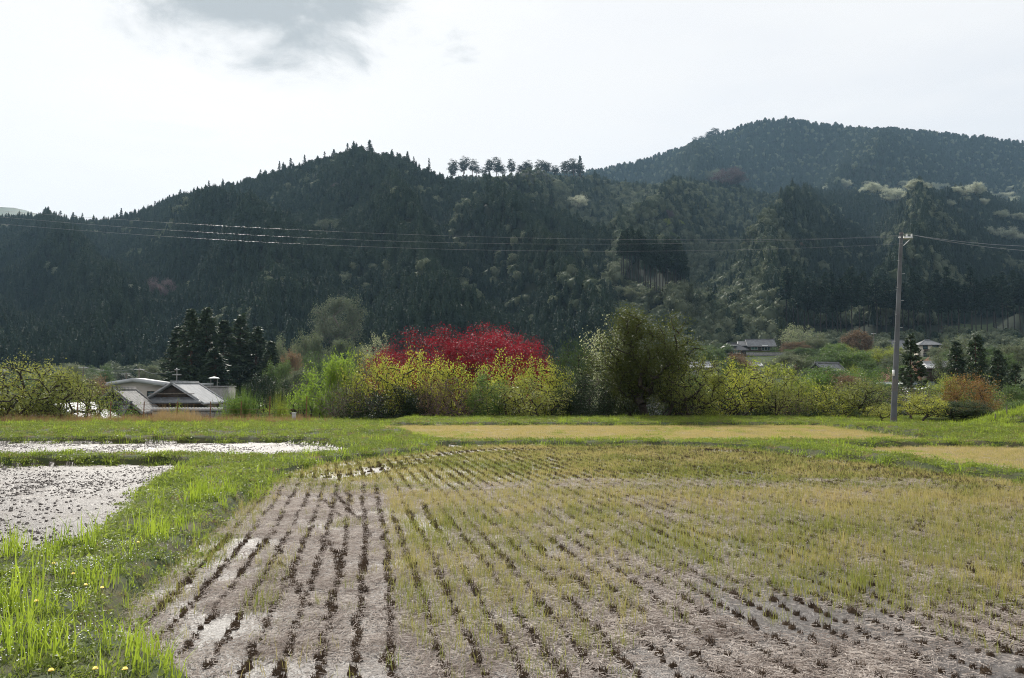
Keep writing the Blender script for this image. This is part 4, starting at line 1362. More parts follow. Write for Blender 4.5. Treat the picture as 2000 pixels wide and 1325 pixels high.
# the orchard row
T('broad', 630, 53, 704, 118, 'maple_green', 'bright lime green maple at the left end of the orchard', 'maple_tree', var=0)
T('broad', 668, 51.5, 691, 88, 'maple_green', 'slender lime green maple touching the first persimmon', 'maple_tree', var=1)
T('twiggy', 672, 47, 745, 95, 'grey_green', 'grey bare twigged tree at the left end of the orchard', 'bare_tree', var=1)
T('persimmon', 735, 49, 692, 150, 'persimmon', 'first yellow green persimmon right of the lime maple', 'persimmon_tree', var=2)
T('persimmon', 812, 49.5, 686, 135, 'persimmon', 'persimmon with tall shoots before the left red maple', 'persimmon_tree', var=3)
T('persimmon', 884, 49, 700, 130, 'persimmon', 'persimmon directly above the reddish bare bush', 'persimmon_tree', var=1)
T('persimmon', 990, 49.5, 690, 140, 'persimmon', 'persimmon with yellow crown below the right red maple', 'persimmon_tree', var=0)
T('persimmon', 1062, 48.5, 698, 115, 'persimmon', 'yellow persimmon left of the glossy green column tree', 'persimmon_tree', var=2)
T('twiggy', 705, 48, 702, 90, 'persimmon_dull', 'dark twiggy tree above the black camellia bush', 'bare_tree', var=0)
T('twiggy', 890, 46.6, 735, 105, 'brown_leaf', 'reddish bare bush in front of the red maple trunks', 'bare_tree', var=0)
T('twiggy', 845, 47.2, 730, 80, 'brown_leaf', 'thin brown bare tree right of the black camellia', 'bare_tree', var=1)
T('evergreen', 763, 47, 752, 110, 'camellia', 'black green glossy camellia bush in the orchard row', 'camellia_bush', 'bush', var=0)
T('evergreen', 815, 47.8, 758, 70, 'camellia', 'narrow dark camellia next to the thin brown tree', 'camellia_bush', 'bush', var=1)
T('shrub', 690, 47.2, 775, 80, 'evergreen', 'low mixed green bush under the grey twigs', 'shrub', 'shrub')
T('evergreen', 957, 46.8, 728, 80, 'bright_green', 'bright leafy camellia right of the reddish bush', 'camellia_bush', 'bush', var=0)
T('persimmon', 1035, 46.4, 738, 160, 'persimmon_dull', 'wide low persimmon with grey green leaves mid orchard', 'persimmon_tree', var=3)
T('evergreen', 1117, 50.5, 664, 88, 'evergreen', 'glossy green column shaped tree beside the yellow persimmon', 'evergreen_tree', var=1)
T('evergreen', 1150, 47, 735, 95, 'camellia', 'dark low evergreen at the left foot of the big olive tree', 'evergreen_tree', var=0)
T('evergreen', 1095, 47.2, 752, 70, 'evergreen', 'dark bush under the glossy column tree', 'evergreen_bush', 'bush', var=1)
T('loose', 1180, 66, 625, 120, 'pale_leaf', 'pale feathery tree peeking out behind the big olive tree', 'pale_tree', var=0)
T('big_tree', 1265, 47, 608, 190, 'olive', 'tallest tree in the row, round olive brown crown and several stems', 'olive_tree', rz=0.3)
T('evergreen', 1213, 48, 690, 95, 'olive', 'olive brown side tree leaning against the tallest tree', 'evergreen_tree', var=1)
T('evergreen', 1325, 50, 700, 70, 'evergreen', 'small glossy tree at the right side of the tallest tree', 'evergreen_tree', var=0)
T('persimmon', 1352, 46, 692, 135, 'persimmon_dull', 'forked persimmon with black limbs right of the tallest tree', 'persimmon_tree', var=1)
T('persimmon', 1432, 46.3, 703, 145, 'persimmon', 'persimmon with yellow leaves before the white railing', 'persimmon_tree', var=0)
T('persimmon', 1505, 46.6, 722, 120, 'persimmon_dull', 'grey green persimmon in front of the rounded yellow tree', 'persimmon_tree', var=2)
T('twiggy', 1545, 46.5, 758, 90, 'persimmon_dull', 'tangled twiggy tree below the rounded yellow tree', 'bare_tree', var=1)
T('evergreen', 1592, 47.5, 762, 60, 'olive', 'dark olive bush behind the small forked persimmon', 'evergreen_bush', 'bush', var=0)
T('persimmon', 1622, 45.8, 752, 105, 'persimmon', 'small forked persimmon with yellow leaf clusters', 'persimmon_tree', var=3)
T('persimmon', 1690, 45.2, 738, 120, 'persimmon_dull', 'sparse brownish persimmon left of the utility pole', 'persimmon_tree', var=2)
T('shrub', 1570, 46, 790, 80, 'evergreen', 'low hedge bush under the tangled twiggy tree', 'shrub', 'shrub')
T('shrub', 1660, 45.5, 785, 80, 'evergreen', 'low hedge bush beneath the sparse brownish persimmon', 'shrub', 'shrub')
T('shrub', 1470, 46.8, 785, 80, 'evergreen', 'low hedge bush beneath the grey green persimmon', 'shrub', 'shrub')
T('shrub', 1395, 47, 790, 60, 'yellow_green', 'low yellowish bush between the forked persimmons', 'shrub', 'shrub')
T('persimmon', 1722, 40.5, 788, 70, 'persimmon', 'yellow sapling just left of the pole foot', 'persimmon_sapling', var=0)
T('persimmon', 1800, 39.5, 768, 95, 'persimmon', 'yellow leafed sapling just right of the pole foot', 'persimmon_sapling', var=1)
T('twiggy', 1778, 42.5, 752, 100, 'grey_green', 'grey twiggy bush behind the pole foot', 'bare_bush', 'bush', var=1)
T('shrub', 1828, 36.0, 824, 56, 'grey_green', 'low grey leaved shrub on the bank by the dark hollow', 'shrub', 'shrub')
T('evergreen', 1700, 52, 745, 70, 'mid_green', 'green bush behind the sparse brownish persimmon', 'evergreen_bush', 'bush', var=0)
# right end
T('fir', 1778, 62, 655, 82, 'cedar', 'young dark fir right behind the utility pole', 'fir_tree')
T('evergreen', 1832, 56, 735, 95, 'yellow_green', 'clipped bush with yellow green top beside the fir', 'evergreen_bush', 'bush', var=0)
T('evergreen', 1893, 50, 731, 95, 'orange_leaf', 'orange bronze leafed tree above the dark spreading shrub', 'orange_tree', var=1)
T('loose', 1942, 52, 760, 70, 'persimmon_dull', 'loose yellowish tree leaning right of the orange tree', 'leafy_tree', var=1)
T('spreading', 1868, 40.5, 782, 135, 'evergreen', 'wide dark green shrub with bright layered top over a hollow', 'spreading_shrub', 'shrub', rz=0.0)
T('spreading', 1915, 40.0, 800, 95, 'evergreen', 'smaller layered shrub at the right end of the dark hollow', 'spreading_shrub', 'shrub', rz=2.0)
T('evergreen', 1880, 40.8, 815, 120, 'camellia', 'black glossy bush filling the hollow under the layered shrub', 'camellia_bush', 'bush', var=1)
T('spreading', 1993, 41, 782, 85, 'bright_green', 'bright layered juniper at the right picture edge', 'juniper_bush', 'bush', rz=1.0)
T('dark_conifer', 1868, 92, 668, 62, 'cedar', 'dark conifer left in the group behind the orange tree', 'dark_conifer', var=0)
T('dark_conifer', 1905, 84, 655, 66, 'cedar', 'tallest dark conifer behind the orange tree', 'dark_conifer', var=1)
T('dark_conifer', 1948, 80, 685, 62, 'cedar', 'dark conifer right of the tallest one near the right edge', 'dark_conifer', var=0)
T('dark_conifer', 1982, 74, 712, 60, 'cedar', 'lowest dark conifer at the right picture edge', 'dark_conifer', var=1)
T('broad', 1855, 110, 660, 55, 'grey_green', 'grey green tree between the balcony house and the conifers', 'leafy_tree', var=0)
T('broad', 1975, 150, 672, 55, 'grey_green', 'hazy green tree beyond the dark conifers at the edge', 'leafy_tree', var=1)
T('broad', 1810, 120, 703, 55, 'pink_leaf', 'dusty pink blossoming tree by the small grey shed', 'blossom_tree', var=2)
T('loose', 1735, 90, 722, 45, 'pink_leaf', 'whitish blossoming tree left of the pole', 'blossom_tree', var=0)
# red maples
T('maple', 845, 60, 648, 205, 'maple_red', 'left of the two big crimson maples behind the orchard', 'maple_tree', var=0, rz=0.4)
T('maple', 952, 61, 643, 225, 'maple_red', 'right and larger of the two big crimson maples', 'maple_tree', var=1, rz=2.0)
T('maple', 1030, 63, 662, 125, 'maple_red', 'crimson maple falling away at the right of the big ones', 'maple_tree', var=0, rz=4.0)
T('maple', 765, 64, 682, 125, 'maple_red', 'dull crimson maple low at the left of the big ones', 'maple_tree', var=1, rz=1.0)
T('maple', 890, 56, 755, 150, 'maple_red', 'low crimson maple glowing under the orchard branches', 'maple_tree', var=0, rz=3.0)
T('maple', 1010, 57, 760, 110, 'maple_red', 'low crimson maple seen under the wide persimmon', 'maple_tree', var=1, rz=5.0)
T('shrub', 1556, 150, 712, 14, 'maple_red', 'small crimson bush beside the rounded yellow tree', 'maple_bush', 'bush')
# thicket between orchard and hillside village
T('broad', 1528, 60, 706, 125, 'yellow_green', 'rounded yellow green tree in the middle of the thicket', 'leafy_tree', var=0)
T('broad', 1590, 62, 726, 95, 'bright_green', 'fresh green tree right of the rounded yellow one', 'leafy_tree', var=1)
T('broad', 1648, 66, 732, 85, 'brown_leaf', 'brownish tree below the small grey gable roof', 'leafy_tree', var=2)
T('broad', 1700, 72, 722, 80, 'bright_green', 'green tree left of the pole under the road', 'leafy_tree', var=0)
T('broad', 1445, 125, 690, 62, 'brown_leaf', 'brown tinged tree below the dark roofed farmhouse', 'leafy_tree', var=1)
T('broad', 1424, 105, 700, 42, 'mid_green', 'round green tree below the dark roofed farmhouse', 'leafy_tree', var=2)
T('evergreen', 1668, 110, 715, 50, 'yellow_green', 'light bush just under the hillside road', 'leafy_bush', 'bush', var=0)
for k, (px_, Y_, top_, w_, leaf_) in enumerate(((1480, 62, 745, 60, 'mid_green'), (1410, 58, 740, 70, 'mid_green'), (1560, 70, 742, 60, 'mid_green'), (1625, 75, 738, 60, 'grey_green'),
                                               (1675, 80, 733, 60, 'mid_green'), (1640, 100, 722, 50, 'bright_green'), (1600, 95, 722, 55, 'mid_green'), (1715, 100, 716, 50, 'mid_green'),
                                               (1690, 130, 705, 45, 'mid_green'), (1380, 75, 735, 70, 'mid_green'), (1340, 70, 745, 60, 'bright_green'), (1655, 60, 755, 70, 'grey_green'),
                                               (1300, 72, 755, 60, 'mid_green'), (1740, 66, 745, 70, 'mid_green'), (1850, 66, 750, 70, 'mid_green'), (1920, 64, 745, 70, 'mid_green'), (1985, 60, 752, 70, 'mid_green'))):
    T('broad', px_, Y_, top_, w_, leaf_, 'leafy green tree packed into the thicket behind the orchard', 'leafy_tree', group='trees of the thicket behind the orchard', var=k)
for k in range(46):
    Y_ = float(np.exp(trng.uniform(math.log(95), math.log(235))))
    px_ = trng.uniform(1350, 1990)
    x_ = float(ut(px_, 720)[0]) * Y_
    hgt = trng.uniform(3.5, 6.5)
    top_ = px_of(x_, Y_, tz(x_, Y_) + hgt)[1]
    if 1410 < px_ < 1535 and top_ < 716 or 1785 < px_ < 1840 and top_ < 720:
        continue
    T('broad', px_, Y_, top_, hgt * 1.15 / Y_ * F_PX, ('mid_green', 'bright_green', 'grey_green', 'yellow_green', 'mid_green')[k % 5],
      'small leafy tree on the slope between thicket and hillside village', 'leafy_tree', group='trees on the slope below the village', var=k)
# dark hedge closing the gaps under the orchard
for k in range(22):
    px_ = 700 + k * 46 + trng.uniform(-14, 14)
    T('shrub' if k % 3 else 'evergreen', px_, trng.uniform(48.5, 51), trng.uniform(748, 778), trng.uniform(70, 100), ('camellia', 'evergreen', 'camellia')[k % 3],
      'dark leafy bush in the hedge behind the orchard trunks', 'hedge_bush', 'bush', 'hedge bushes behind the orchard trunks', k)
# hillside village greenery
T('dome', 1672, 275, 645, 55, 'brown_leaf', 'big dark dome shaped tree above the hillside road', 'dome_tree')
T('loose', 1552, 270, 632, 60, 'pale_leaf', 'tall pale loose tree right of the tiled farmhouse', 'pale_tree', var=1)
T('broad', 1583, 262, 650, 62, 'grey_green', 'grey green tree at the right of the pale loose tree', 'leafy_tree', var=0)
T('broad', 1550, 255, 668, 50, 'brown_leaf', 'brownish round tree at the corner of the tiled farmhouse', 'leafy_tree', var=1)
T('broad', 1572, 240, 680, 80, 'mid_green', 'dark green tree mass below the pale loose tree', 'leafy_tree', var=2)
T('cedar', 1524, 300, 620, 22, 'cedar', 'single pointed conifer behind the tiled farmhouse', 'cedar_tree', var=0)
T('broad', 1626, 255, 672, 40, 'mid_green', 'green tree left of the dome tree', 'leafy_tree', var=0)
T('broad', 1648, 245, 676, 45, 'yellow_green', 'light green tree at the foot of the dome tree', 'leafy_tree', var=1)
T('broad', 1681, 240, 684, 22, 'mid_green', 'small round clipped tree in front of the dome tree', 'leafy_tree', var=2)
T('loose', 1715, 280, 665, 40, 'grey_green', 'greyish loose tree between dome tree and pole', 'leafy_tree', var=0)
T('broad', 1722, 245, 683, 55, 'yellow_green', 'light green hedge tree left of the pole', 'leafy_tree', var=2)
T('broad', 1730, 225, 700, 50, 'yellow_green', 'yellowish hedge tree directly under the roadside', 'leafy_tree', var=0)
T('broad', 1600, 232, 700, 60, 'mid_green', 'green roadside tree left of the small wooden pole', 'leafy_tree', var=1)
T('broad', 1640, 228, 698, 50, 'mid_green', 'green roadside tree right of the small wooden pole', 'leafy_tree', var=2)
T('shrub', 1512, 290, 676, 18, 'mid_green', 'clipped round shrub in front of the tiled farmhouse', 'shrub', 'shrub')
T('broad', 1835, 250, 678, 45, 'grey_green', 'silvery tree right beside the balcony house', 'leafy_tree', var=1)
T('broad', 1790, 240, 700, 40, 'mid_green', 'green tree below the balcony house', 'leafy_tree', var=0)
T('broad', 1400, 265, 672, 60, 'mid_green', 'dark green tree left of the sunlit farmhouse roof', 'leafy_tree', var=0)
# dark cedars and other trees at the left, behind the village
for px_, Y_, top_, w_, lab in ((348, 150, 640, 52, 'leftmost dark cedar of the grove above the tiled house'), (374, 145, 606, 56, 'tall cedar, first of the twin tops in the grove'),
                               (404, 148, 603, 56, 'tall cedar, second of the twin tops in the grove'), (438, 152, 628, 60, 'dark cedar right beside the twin tops'),
                               (470, 160, 618, 60, 'slightly greener cedar in the middle of the grove'), (503, 158, 640, 56, 'dark cedar near the right end of the grove'),
                               (530, 150, 668, 46, 'shortest cedar at the right end of the grove'), (420, 138, 680, 60, 'low cedar in front of the grove above the grey wall')):
    T('cedar', px_, Y_, top_, w_ * 1.5, 'cedar', lab, 'cedar_tree', group='cedar grove behind the tiled houses')
for k, (px_, Y_, top_, w_, leaf_, kd, lab) in enumerate((
        (560, 190, 660, 50, 'grey_green', 'broad', 'grey green tree touching the right end of the cedar grove'), (604, 200, 648, 62, 'grey_green', 'broad', 'large pale green tree right of the cedar grove'),
        (665, 210, 662, 50, 'grey_green', 'broad', 'rounded tree left of the pale cream tree'), (735, 205, 650, 55, 'pale_leaf', 'loose', 'pale cream leafed tree left of the red maples'),
        (700, 215, 672, 45, 'grey_green', 'broad', 'dim green tree between the rounded tree and the cream tree'), (575, 165, 688, 55, 'brown_leaf', 'broad', 'brown tinged tree in front of the large pale tree'),
        (618, 160, 690, 60, 'mid_green', 'broad', 'green tree below the large pale tree'), (545, 140, 705, 60, 'mid_green', 'broad', 'dark green tree low beside the cedar grove'),
        (590, 130, 722, 60, 'grey_green', 'broad', 'grey tree left of the lime maple top'), (560, 105, 740, 60, 'camellia', 'broad', 'dark bushy tree left of the lime maple'),
        (510, 120, 730, 60, 'camellia', 'broad', 'dark tree right above the bamboo clump'), (655, 150, 712, 60, 'mid_green', 'broad', 'green tree right behind the lime maple'),
        (700, 140, 705, 60, 'mid_green', 'broad', 'dim green tree behind the first persimmon'), (780, 150, 690, 60, 'mid_green', 'broad', 'dim tree behind the dull crimson maple'),
        (665, 300, 580, 85, 'broad_far', 'broad', 'huge grey rounded tree at the foot of the front hill'))):
    T(kd, px_, Y_, top_, w_, leaf_, lab, 'leafy_tree' if kd == 'broad' else 'pale_tree', var=k)
for k in range(26):   # low trees along the foot of the hill, half hidden
    px_ = 40 + k * 52 + trng.uniform(-15, 15)
    T('broad', px_, trng.uniform(215, 262), trng.uniform(708, 735), trng.uniform(45, 70), ('mid_green', 'camellia', 'grey_green')[k % 3],
      'dim leafy tree along the shaded foot of the front hill', 'leafy_tree', group='trees along the foot of the front hill', var=k)

# trees that stand out on the hills
YS = np.concatenate([np.arange(240, 1100, 2.0), np.arange(1100, 1900, 4.0)])


def hill_hit(px, py):
    u, t = ut(px, py)
    z, _ = terr(np.full(len(YS), float(u)), YS)
    k = np.argmax(z >= EYE + float(t) * YS)
    return float(YS[k]) if z[k] >= EYE + float(t) * YS[k] else None


def hill_tree(kind, px, base, top, wpx, leaf, label, name, group=None, var=None, Y=None):
    Y = Y or hill_hit(px, base)
    if Y is None:
        return
    u, _ = ut(px, base)
    T(kind, px, Y - 2, top, wpx, leaf, label, name, group=group, var=var, base=tz(float(u) * Y, Y) - 1)


for k in range(28):
    px_ = 882 + k * 9.4 + trng.uniform(-8, 8)
    u = float(ut(px_, 340)[0])
    Y_ = float(np.interp(u, [-0.3, 0.0, 0.3, 0.7], [900, 900, 960, 1000.])) + trng.uniform(-6, 6)
    T('pine', px_, Y_, trng.uniform(306, 327) + (6 if 1085 < px_ < 1105 else 0), trng.uniform(14, 22), 'cedar_far', 'slender pine in the open row along the saddle between the hills', 'pine_tree',
      group='pines on the saddle ridge', var=k)
T('ridge_conifer', 1133, 925, 305, 18, 'cedar_far', 'pointed conifer at the right end of the saddle pines', 'ridge_conifer', var=0)
T('ridge_conifer', 722, float(np.interp(float(ut(722, 300)[0]), *RID_A)), 274, 20, 'cedar_far', 'tall pointed conifer just right of the front summit', 'ridge_conifer', var=0)
T('ridge_conifer', 838, float(np.interp(float(ut(838, 300)[0]), *RID_A)), 309, 11, 'cedar_far', 'thin spindly conifer on the right shoulder of the front summit', 'ridge_conifer', var=1)
for k, (px_, top_, w_) in enumerate(((86, 412, 9), (118, 409, 14), (143, 412, 12), (161, 413, 9), (237, 404, 9), (303, 390, 12), (331, 378, 11), (352, 367, 12), (408, 350, 9), (509, 328, 10),
                                     (546, 312, 8), (568, 306, 15), (595, 300, 10), (634, 293, 10), (652, 289, 14), (679, 277, 12), (696, 282, 14), (776, 295, 13), (796, 293, 12), (808, 303, 10))):
    u = float(ut(px_, 340)[0])
    T('ridge_conifer', px_, float(np.interp(u, *RID_A)), top_ + 3, w_ * 1.05, 'cedar_far', 'dark conifer standing out on the skyline of the front hill', 'ridge_conifer', group='skyline conifers of the front hill', var=k)
for k, (px_, top_, w_) in enumerate(((1357, 268, 8), (1370, 266, 9), (1385, 258, 14), (1395, 251, 14))):
    u = float(ut(px_, 340)[0])
    T('pine', px_, float(np.interp(u, [-0.3, 0.2, 0.8], [1500, 1750, 1650.])), top_, w_ * 1.3, 'cedar_far', 'pine in the small cluster left of the far summit', 'pine_tree', group='pines on the far summit slope', var=k)
hill_tree('cedar', 1077, 420, 370, 15, 'cedar_far', 'lone black conifer on the right slope of the front hill', 'cedar_tree', var=0)
for k, (px_, b_, top_, w_) in enumerate(((1652, 372, 352, 24), (1700, 388, 358, 40), (1745, 405, 368, 46), (1722, 385, 362, 30), (1790, 378, 353, 44), (1818, 382, 358, 30), (1880, 392, 362, 30), (1905, 388, 357, 36),
                                         (1958, 400, 378, 40), (1988, 402, 382, 36), (1945, 435, 412, 44), (1985, 440, 418, 40), (1955, 478, 446, 44), (1985, 480, 455, 36), (1915, 405, 388, 24), (1880, 398, 385, 22), (1690, 372, 355, 18), (1763, 372, 354, 20), (1775, 392, 376, 22), (1842, 376, 358, 22), (1862, 384, 366, 22),
                                         (1855, 408, 392, 20), (1930, 392, 374, 20), (1975, 378, 364, 18), (1925, 462, 444, 22), (1612, 378, 364, 14))):
    hill_tree('broad', px_, b_, top_, w_, 'pale_far', 'pale budding tree in the light band across the right mountain', 'pale_tree', 'pale trees across the right mountain', k)
for px_, b_, top_, w_, leaf_, lab in ((1125, 415, 382, 42, 'pale_far', 'whitish budding tree alone beyond the front hill shoulder'), (1420, 372, 330, 62, 'mauve_far', 'mauve flowering tree high on the middle slope'),
                                      (1390, 365, 332, 36, 'grey_green', 'grey budding tree left of the mauve one'), (1298, 445, 428, 18, 'yellow_green', 'light green round tree, left of a pair on the slope'),
                                      (1328, 445, 430, 15, 'yellow_green', 'light green round tree, right of a pair on the slope'), (1372, 410, 398, 17, 'yellow_green', 'small light green tree above the round pair'),
                                      (1308, 470, 452, 22, 'mid_green', 'green tree under the light round pair'), (1307, 432, 410, 16, 'mauve_far', 'brown bare tree above the light round pair'),
                                      (1530, 428, 415, 12, 'mauve_far', 'tiny rosy tree on the dark right slope'), (1512, 500, 484, 22, 'grey_green', 'pale green tree in the middle of the dark slope'),
                                      (1560, 488, 474, 20, 'brown_leaf', 'rusty crowned tree on the dark slope'), (255, 580, 556, 28, 'pale_far', 'small cream tree low on the left hill'),
                                      (330, 600, 545, 62, 'mauve_far', 'wide purplish bare tree low on the left hill'), (660, 372, 360, 26, 'mauve_far', 'faint rosy tree below the front summit'),
                                      (640, 470, 430, 50, 'broad_far', 'wide grey crowned tree amid the front hill'), (1245, 600, 560, 50, 'grey_green', 'silvery tree right at the end of the front hill'),
                                      (1275, 590, 565, 36, 'grey_green', 'silvery tree beside the plantation trunks'), (500, 640, 612, 30, 'pale_far', 'whitish tree glimpsed above the cedar grove')):
    hill_tree('broad', px_, b_, top_, w_, leaf_, lab, 'slope_tree')
# plantation edges with bare trunks
for k in range(24):
    px_ = 1212 + k * 5.4 + trng.uniform(-2, 2)
    f = (px_ - 1212) / 125
    Yp = 372 + 18 * f + trng.uniform(-5, 5)
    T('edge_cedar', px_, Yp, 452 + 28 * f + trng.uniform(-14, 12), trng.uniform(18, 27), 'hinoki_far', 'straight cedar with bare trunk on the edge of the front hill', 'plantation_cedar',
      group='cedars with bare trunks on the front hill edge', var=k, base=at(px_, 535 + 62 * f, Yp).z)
for k in range(44):
    px_ = 1535 + k * 10.8 + trng.uniform(-3, 3)
    Yp = trng.uniform(338, 356)
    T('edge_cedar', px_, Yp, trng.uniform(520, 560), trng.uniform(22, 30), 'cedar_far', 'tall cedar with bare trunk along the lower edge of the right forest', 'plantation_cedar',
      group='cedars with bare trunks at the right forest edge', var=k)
# ------------------------------------------------------------------ houses
def slope(mb, A, B, C, D, pitch=0.30, rows=8, amp=0.03, thick=0.09):
    """tiled roof plane: ridge A->B, eave D->C; rounded tile courses as real relief"""
    A, B, C, D = (np.array(v, float) for v in (A, B, C, D))
    nrm = np.cross(C - D, (A + B) / 2 - (C + D) / 2)
    nrm /= np.linalg.norm(nrm)
    if nrm[2] < 0:
        nrm = -nrm
    L = max(np.linalg.norm(C - D), np.linalg.norm(B - A))
    nu = max(2, int(L / pitch)) * 4 + 1
    us, vs_ = np.linspace(0, 1, nu), np.linspace(0, 1, rows * 2)
    U, Vv = np.meshgrid(us, vs_)
    p = (A[None, None] * (1 - U[..., None]) + B[None, None] * U[..., None]) * (1 - Vv[..., None]) + (D[None, None] * (1 - U[..., None]) + C[None, None] * U[..., None]) * Vv[..., None]
    wave = amp * np.abs(np.sin(U * (nu - 1) / 4 * np.pi)) + 0.025 * ((np.arange(rows * 2) % 2)[:, None])
    top = p + nrm * wave[..., None]
    bot = p - nrm * thick
    n = nu * rows * 2
    ii = (np.arange(rows * 2 - 1)[:, None] * nu + np.arange(nu - 1)[None]).ravel()
    Qt = np.stack([ii, ii + 1, ii + nu + 1, ii + nu], -1)
    edge = [(i, i + 1, i + 1 + n, i + n) for i in range((rows * 2 - 1) * nu, (rows * 2 - 1) * nu + nu - 1)]
    edge += [(i * nu, (i + 1) * nu, (i + 1) * nu + n, i * nu + n) for i in range(rows * 2 - 1)]
    edge += [(i * nu + nu - 1, (i + 1) * nu + nu - 1, (i + 1) * nu + nu - 1 + n, i * nu + nu - 1 + n) for i in range(rows * 2 - 1)]
    mb.add(np.concatenate([top.reshape(-1, 3), bot.reshape(-1, 3)]), np.concatenate([Qt, Qt + n, np.array(edge)]))


def window(root, face, w, d, x, z, ww, hh, frame='white_paint', pane='glass', bars=1):
    o = empty('window', {'f': (x, -d / 2, z), 'b': (x, d / 2, z), 'l': (-w / 2, x, z), 'r': (w / 2, x, z)}[face], {'f': 0, 'b': math.pi, 'l': -math.pi / 2, 'r': math.pi / 2}[face])
    o.parent = root
    fr = MB()
    t_ = 0.07
    fr.box(-ww / 2, ww / 2, -0.06, 0.02, hh, hh + t_).box(-ww / 2, ww / 2, -0.09, 0.02, -t_, 0)
    fr.box(-ww / 2, -ww / 2 + t_, -0.055, 0.02, 0, hh).box(ww / 2 - t_, ww / 2, -0.055, 0.02, 0, hh)
    for k in range(bars):
        xx = -ww / 2 + ww * (k + 1) / (bars + 1)
        fr.box(xx - 0.03, xx + 0.03, -0.05, 0.02, 0, hh)
    fr.build('frame', M[frame], o)
    MB().box(-ww / 2 + t_, ww / 2 - t_, -0.02, 0.01, 0, hh).build('pane', M[pane], o)
    return o


def house(name, label, loc, rz, w, d, wh, rise, wall='plaster', roof='tile', hip=0.0, over=0.6, cat='house', wins=(), end_over=0.5, ridge=True, found=1.5, tile_pitch=0.30):
    root = empty(name, loc, rz, label, cat)
    mb = MB().box(-w / 2, w / 2, -d / 2, d / 2, -found, wh)
    if hip == 0:
        for s in (-1, 1):
            x = s * w / 2
            mb.add([(x, -d / 2, wh), (x, d / 2, wh), (x, 0, wh + rise * 0.97)], None, [(0, 1, 2)])
    mb.build('wall', M[wall], root)
    rf = MB()
    k = rise / (d / 2)
    ze = wh - over * k
    xr = w / 2 + (end_over if hip == 0 else 0) - hip
    xe = w / 2 + (end_over if hip == 0 else over)
    zr = wh + rise
    A, B = (-xr, 0, zr), (xr, 0, zr)
    F0, F1 = (-xe, -d / 2 - over, ze), (xe, -d / 2 - over, ze)
    B0, B1 = (-xe, d / 2 + over, ze), (xe, d / 2 + over, ze)
    slope(rf, A, B, F1, F0, tile_pitch)
    slope(rf, B, A, B0, B1, tile_pitch)
    if hip > 0:
        slope(rf, B, B, B1, F1, tile_pitch)
        slope(rf, A, A, F0, B0, tile_pitch)
    ro = rf.build('roof', M[roof], root)
    if ridge:
        cap = MB().box(-xr - 0.05, xr + 0.05, -0.16, 0.16, zr - 0.05, zr + 0.22).box(-xr - 0.12, xr + 0.12, -0.09, 0.09, zr + 0.22, zr + 0.33)
        if hip > 0:
            for a, b in ((A, F0), (A, B0), (B, F1), (B, B1)):
                cap.tubes([a], [b], 0.13, 0.13, 6)
        else:
            for s in (-1, 1):
                for e in (-1, 1):
                    cap.tubes([(s * (xr - 0.12), 0, zr + 0.1)], [(s * (xe - 0.12), e * (d / 2 + over), ze + 0.1)], 0.12, 0.12, 6, True)
        cap.build('ridge_tiles', M[roof], ro)
        MB().box(-xe + .02, xe - .02, -d / 2 - over - 0.03, -d / 2 - over + 0.03, ze - 0.2, ze - 0.06).build('eave_board', M['dark_wood'], ro)
    for wi in wins:
        window(root, wi[0], w, d, *wi[1:5], **(wi[5] if len(wi) > 5 else {}))
    return root


# left village (ground about 4 m below the fields)
def gz(px, Y):
    return at(px, 753, Y).x


root = house('tiled_house', 'traditional house with shining grey tile gable beside the stone wall', (gz(362, 98), 98, -3.75), R(96), 9.6, 5.8, 4.05, 1.9, 'dark_wood', 'tile_pale', over=0.75, end_over=0.6)
sk = MB()
slope(sk, (-4.85, 2.9, 4.35), (-4.85, -2.9, 4.35), (-5.9, -3.6, 3.75), (-5.9, 3.6, 3.75), 0.3, 3)
sk.build('lower_roof', M['tile'], root)
MB().box(-5.4, -5.3, -2.6, 2.6, 4.72, 4.80).build('gable_beam', M['old_wood'], root)
low = MB()
slope(low, (-4.85, 3.6, 2.9), (-4.85, -3.6, 2.9), (-6.1, -4.2, 2.35), (-6.1, 4.2, 2.35), 0.3, 3)
low.build('porch_roof', M['tile'], root)
window(root, 'l', 9.6, 5.8, -0.6, 1.0, 2.4, 1.5, 'dark_wood')
house('tiled_house', 'older house with weathered pale tile roof left of the shining gable', (gz(243, 88), 88, -3.9), R(100), 7.0, 4.6, 3.5, 1.9, 'dark_wood', 'tile_old', over=0.7)
house('shed', 'low shed with bright white metal roof behind the leaning persimmon', (gz(146, 66), 66, -3.6), R(95), 6.0, 4.2, 3.0, 1.15, 'beige', 'metal_roof', over=0.5, ridge=False, cat='shed')
house('shed', 'dark roofed shed between the white roof and the weathered house', (gz(190, 84), 84, -4.2), R(4), 6.0, 3.6, 3.0, 1.2, 'dark_wood', 'tile_dark', over=0.5, cat='shed')
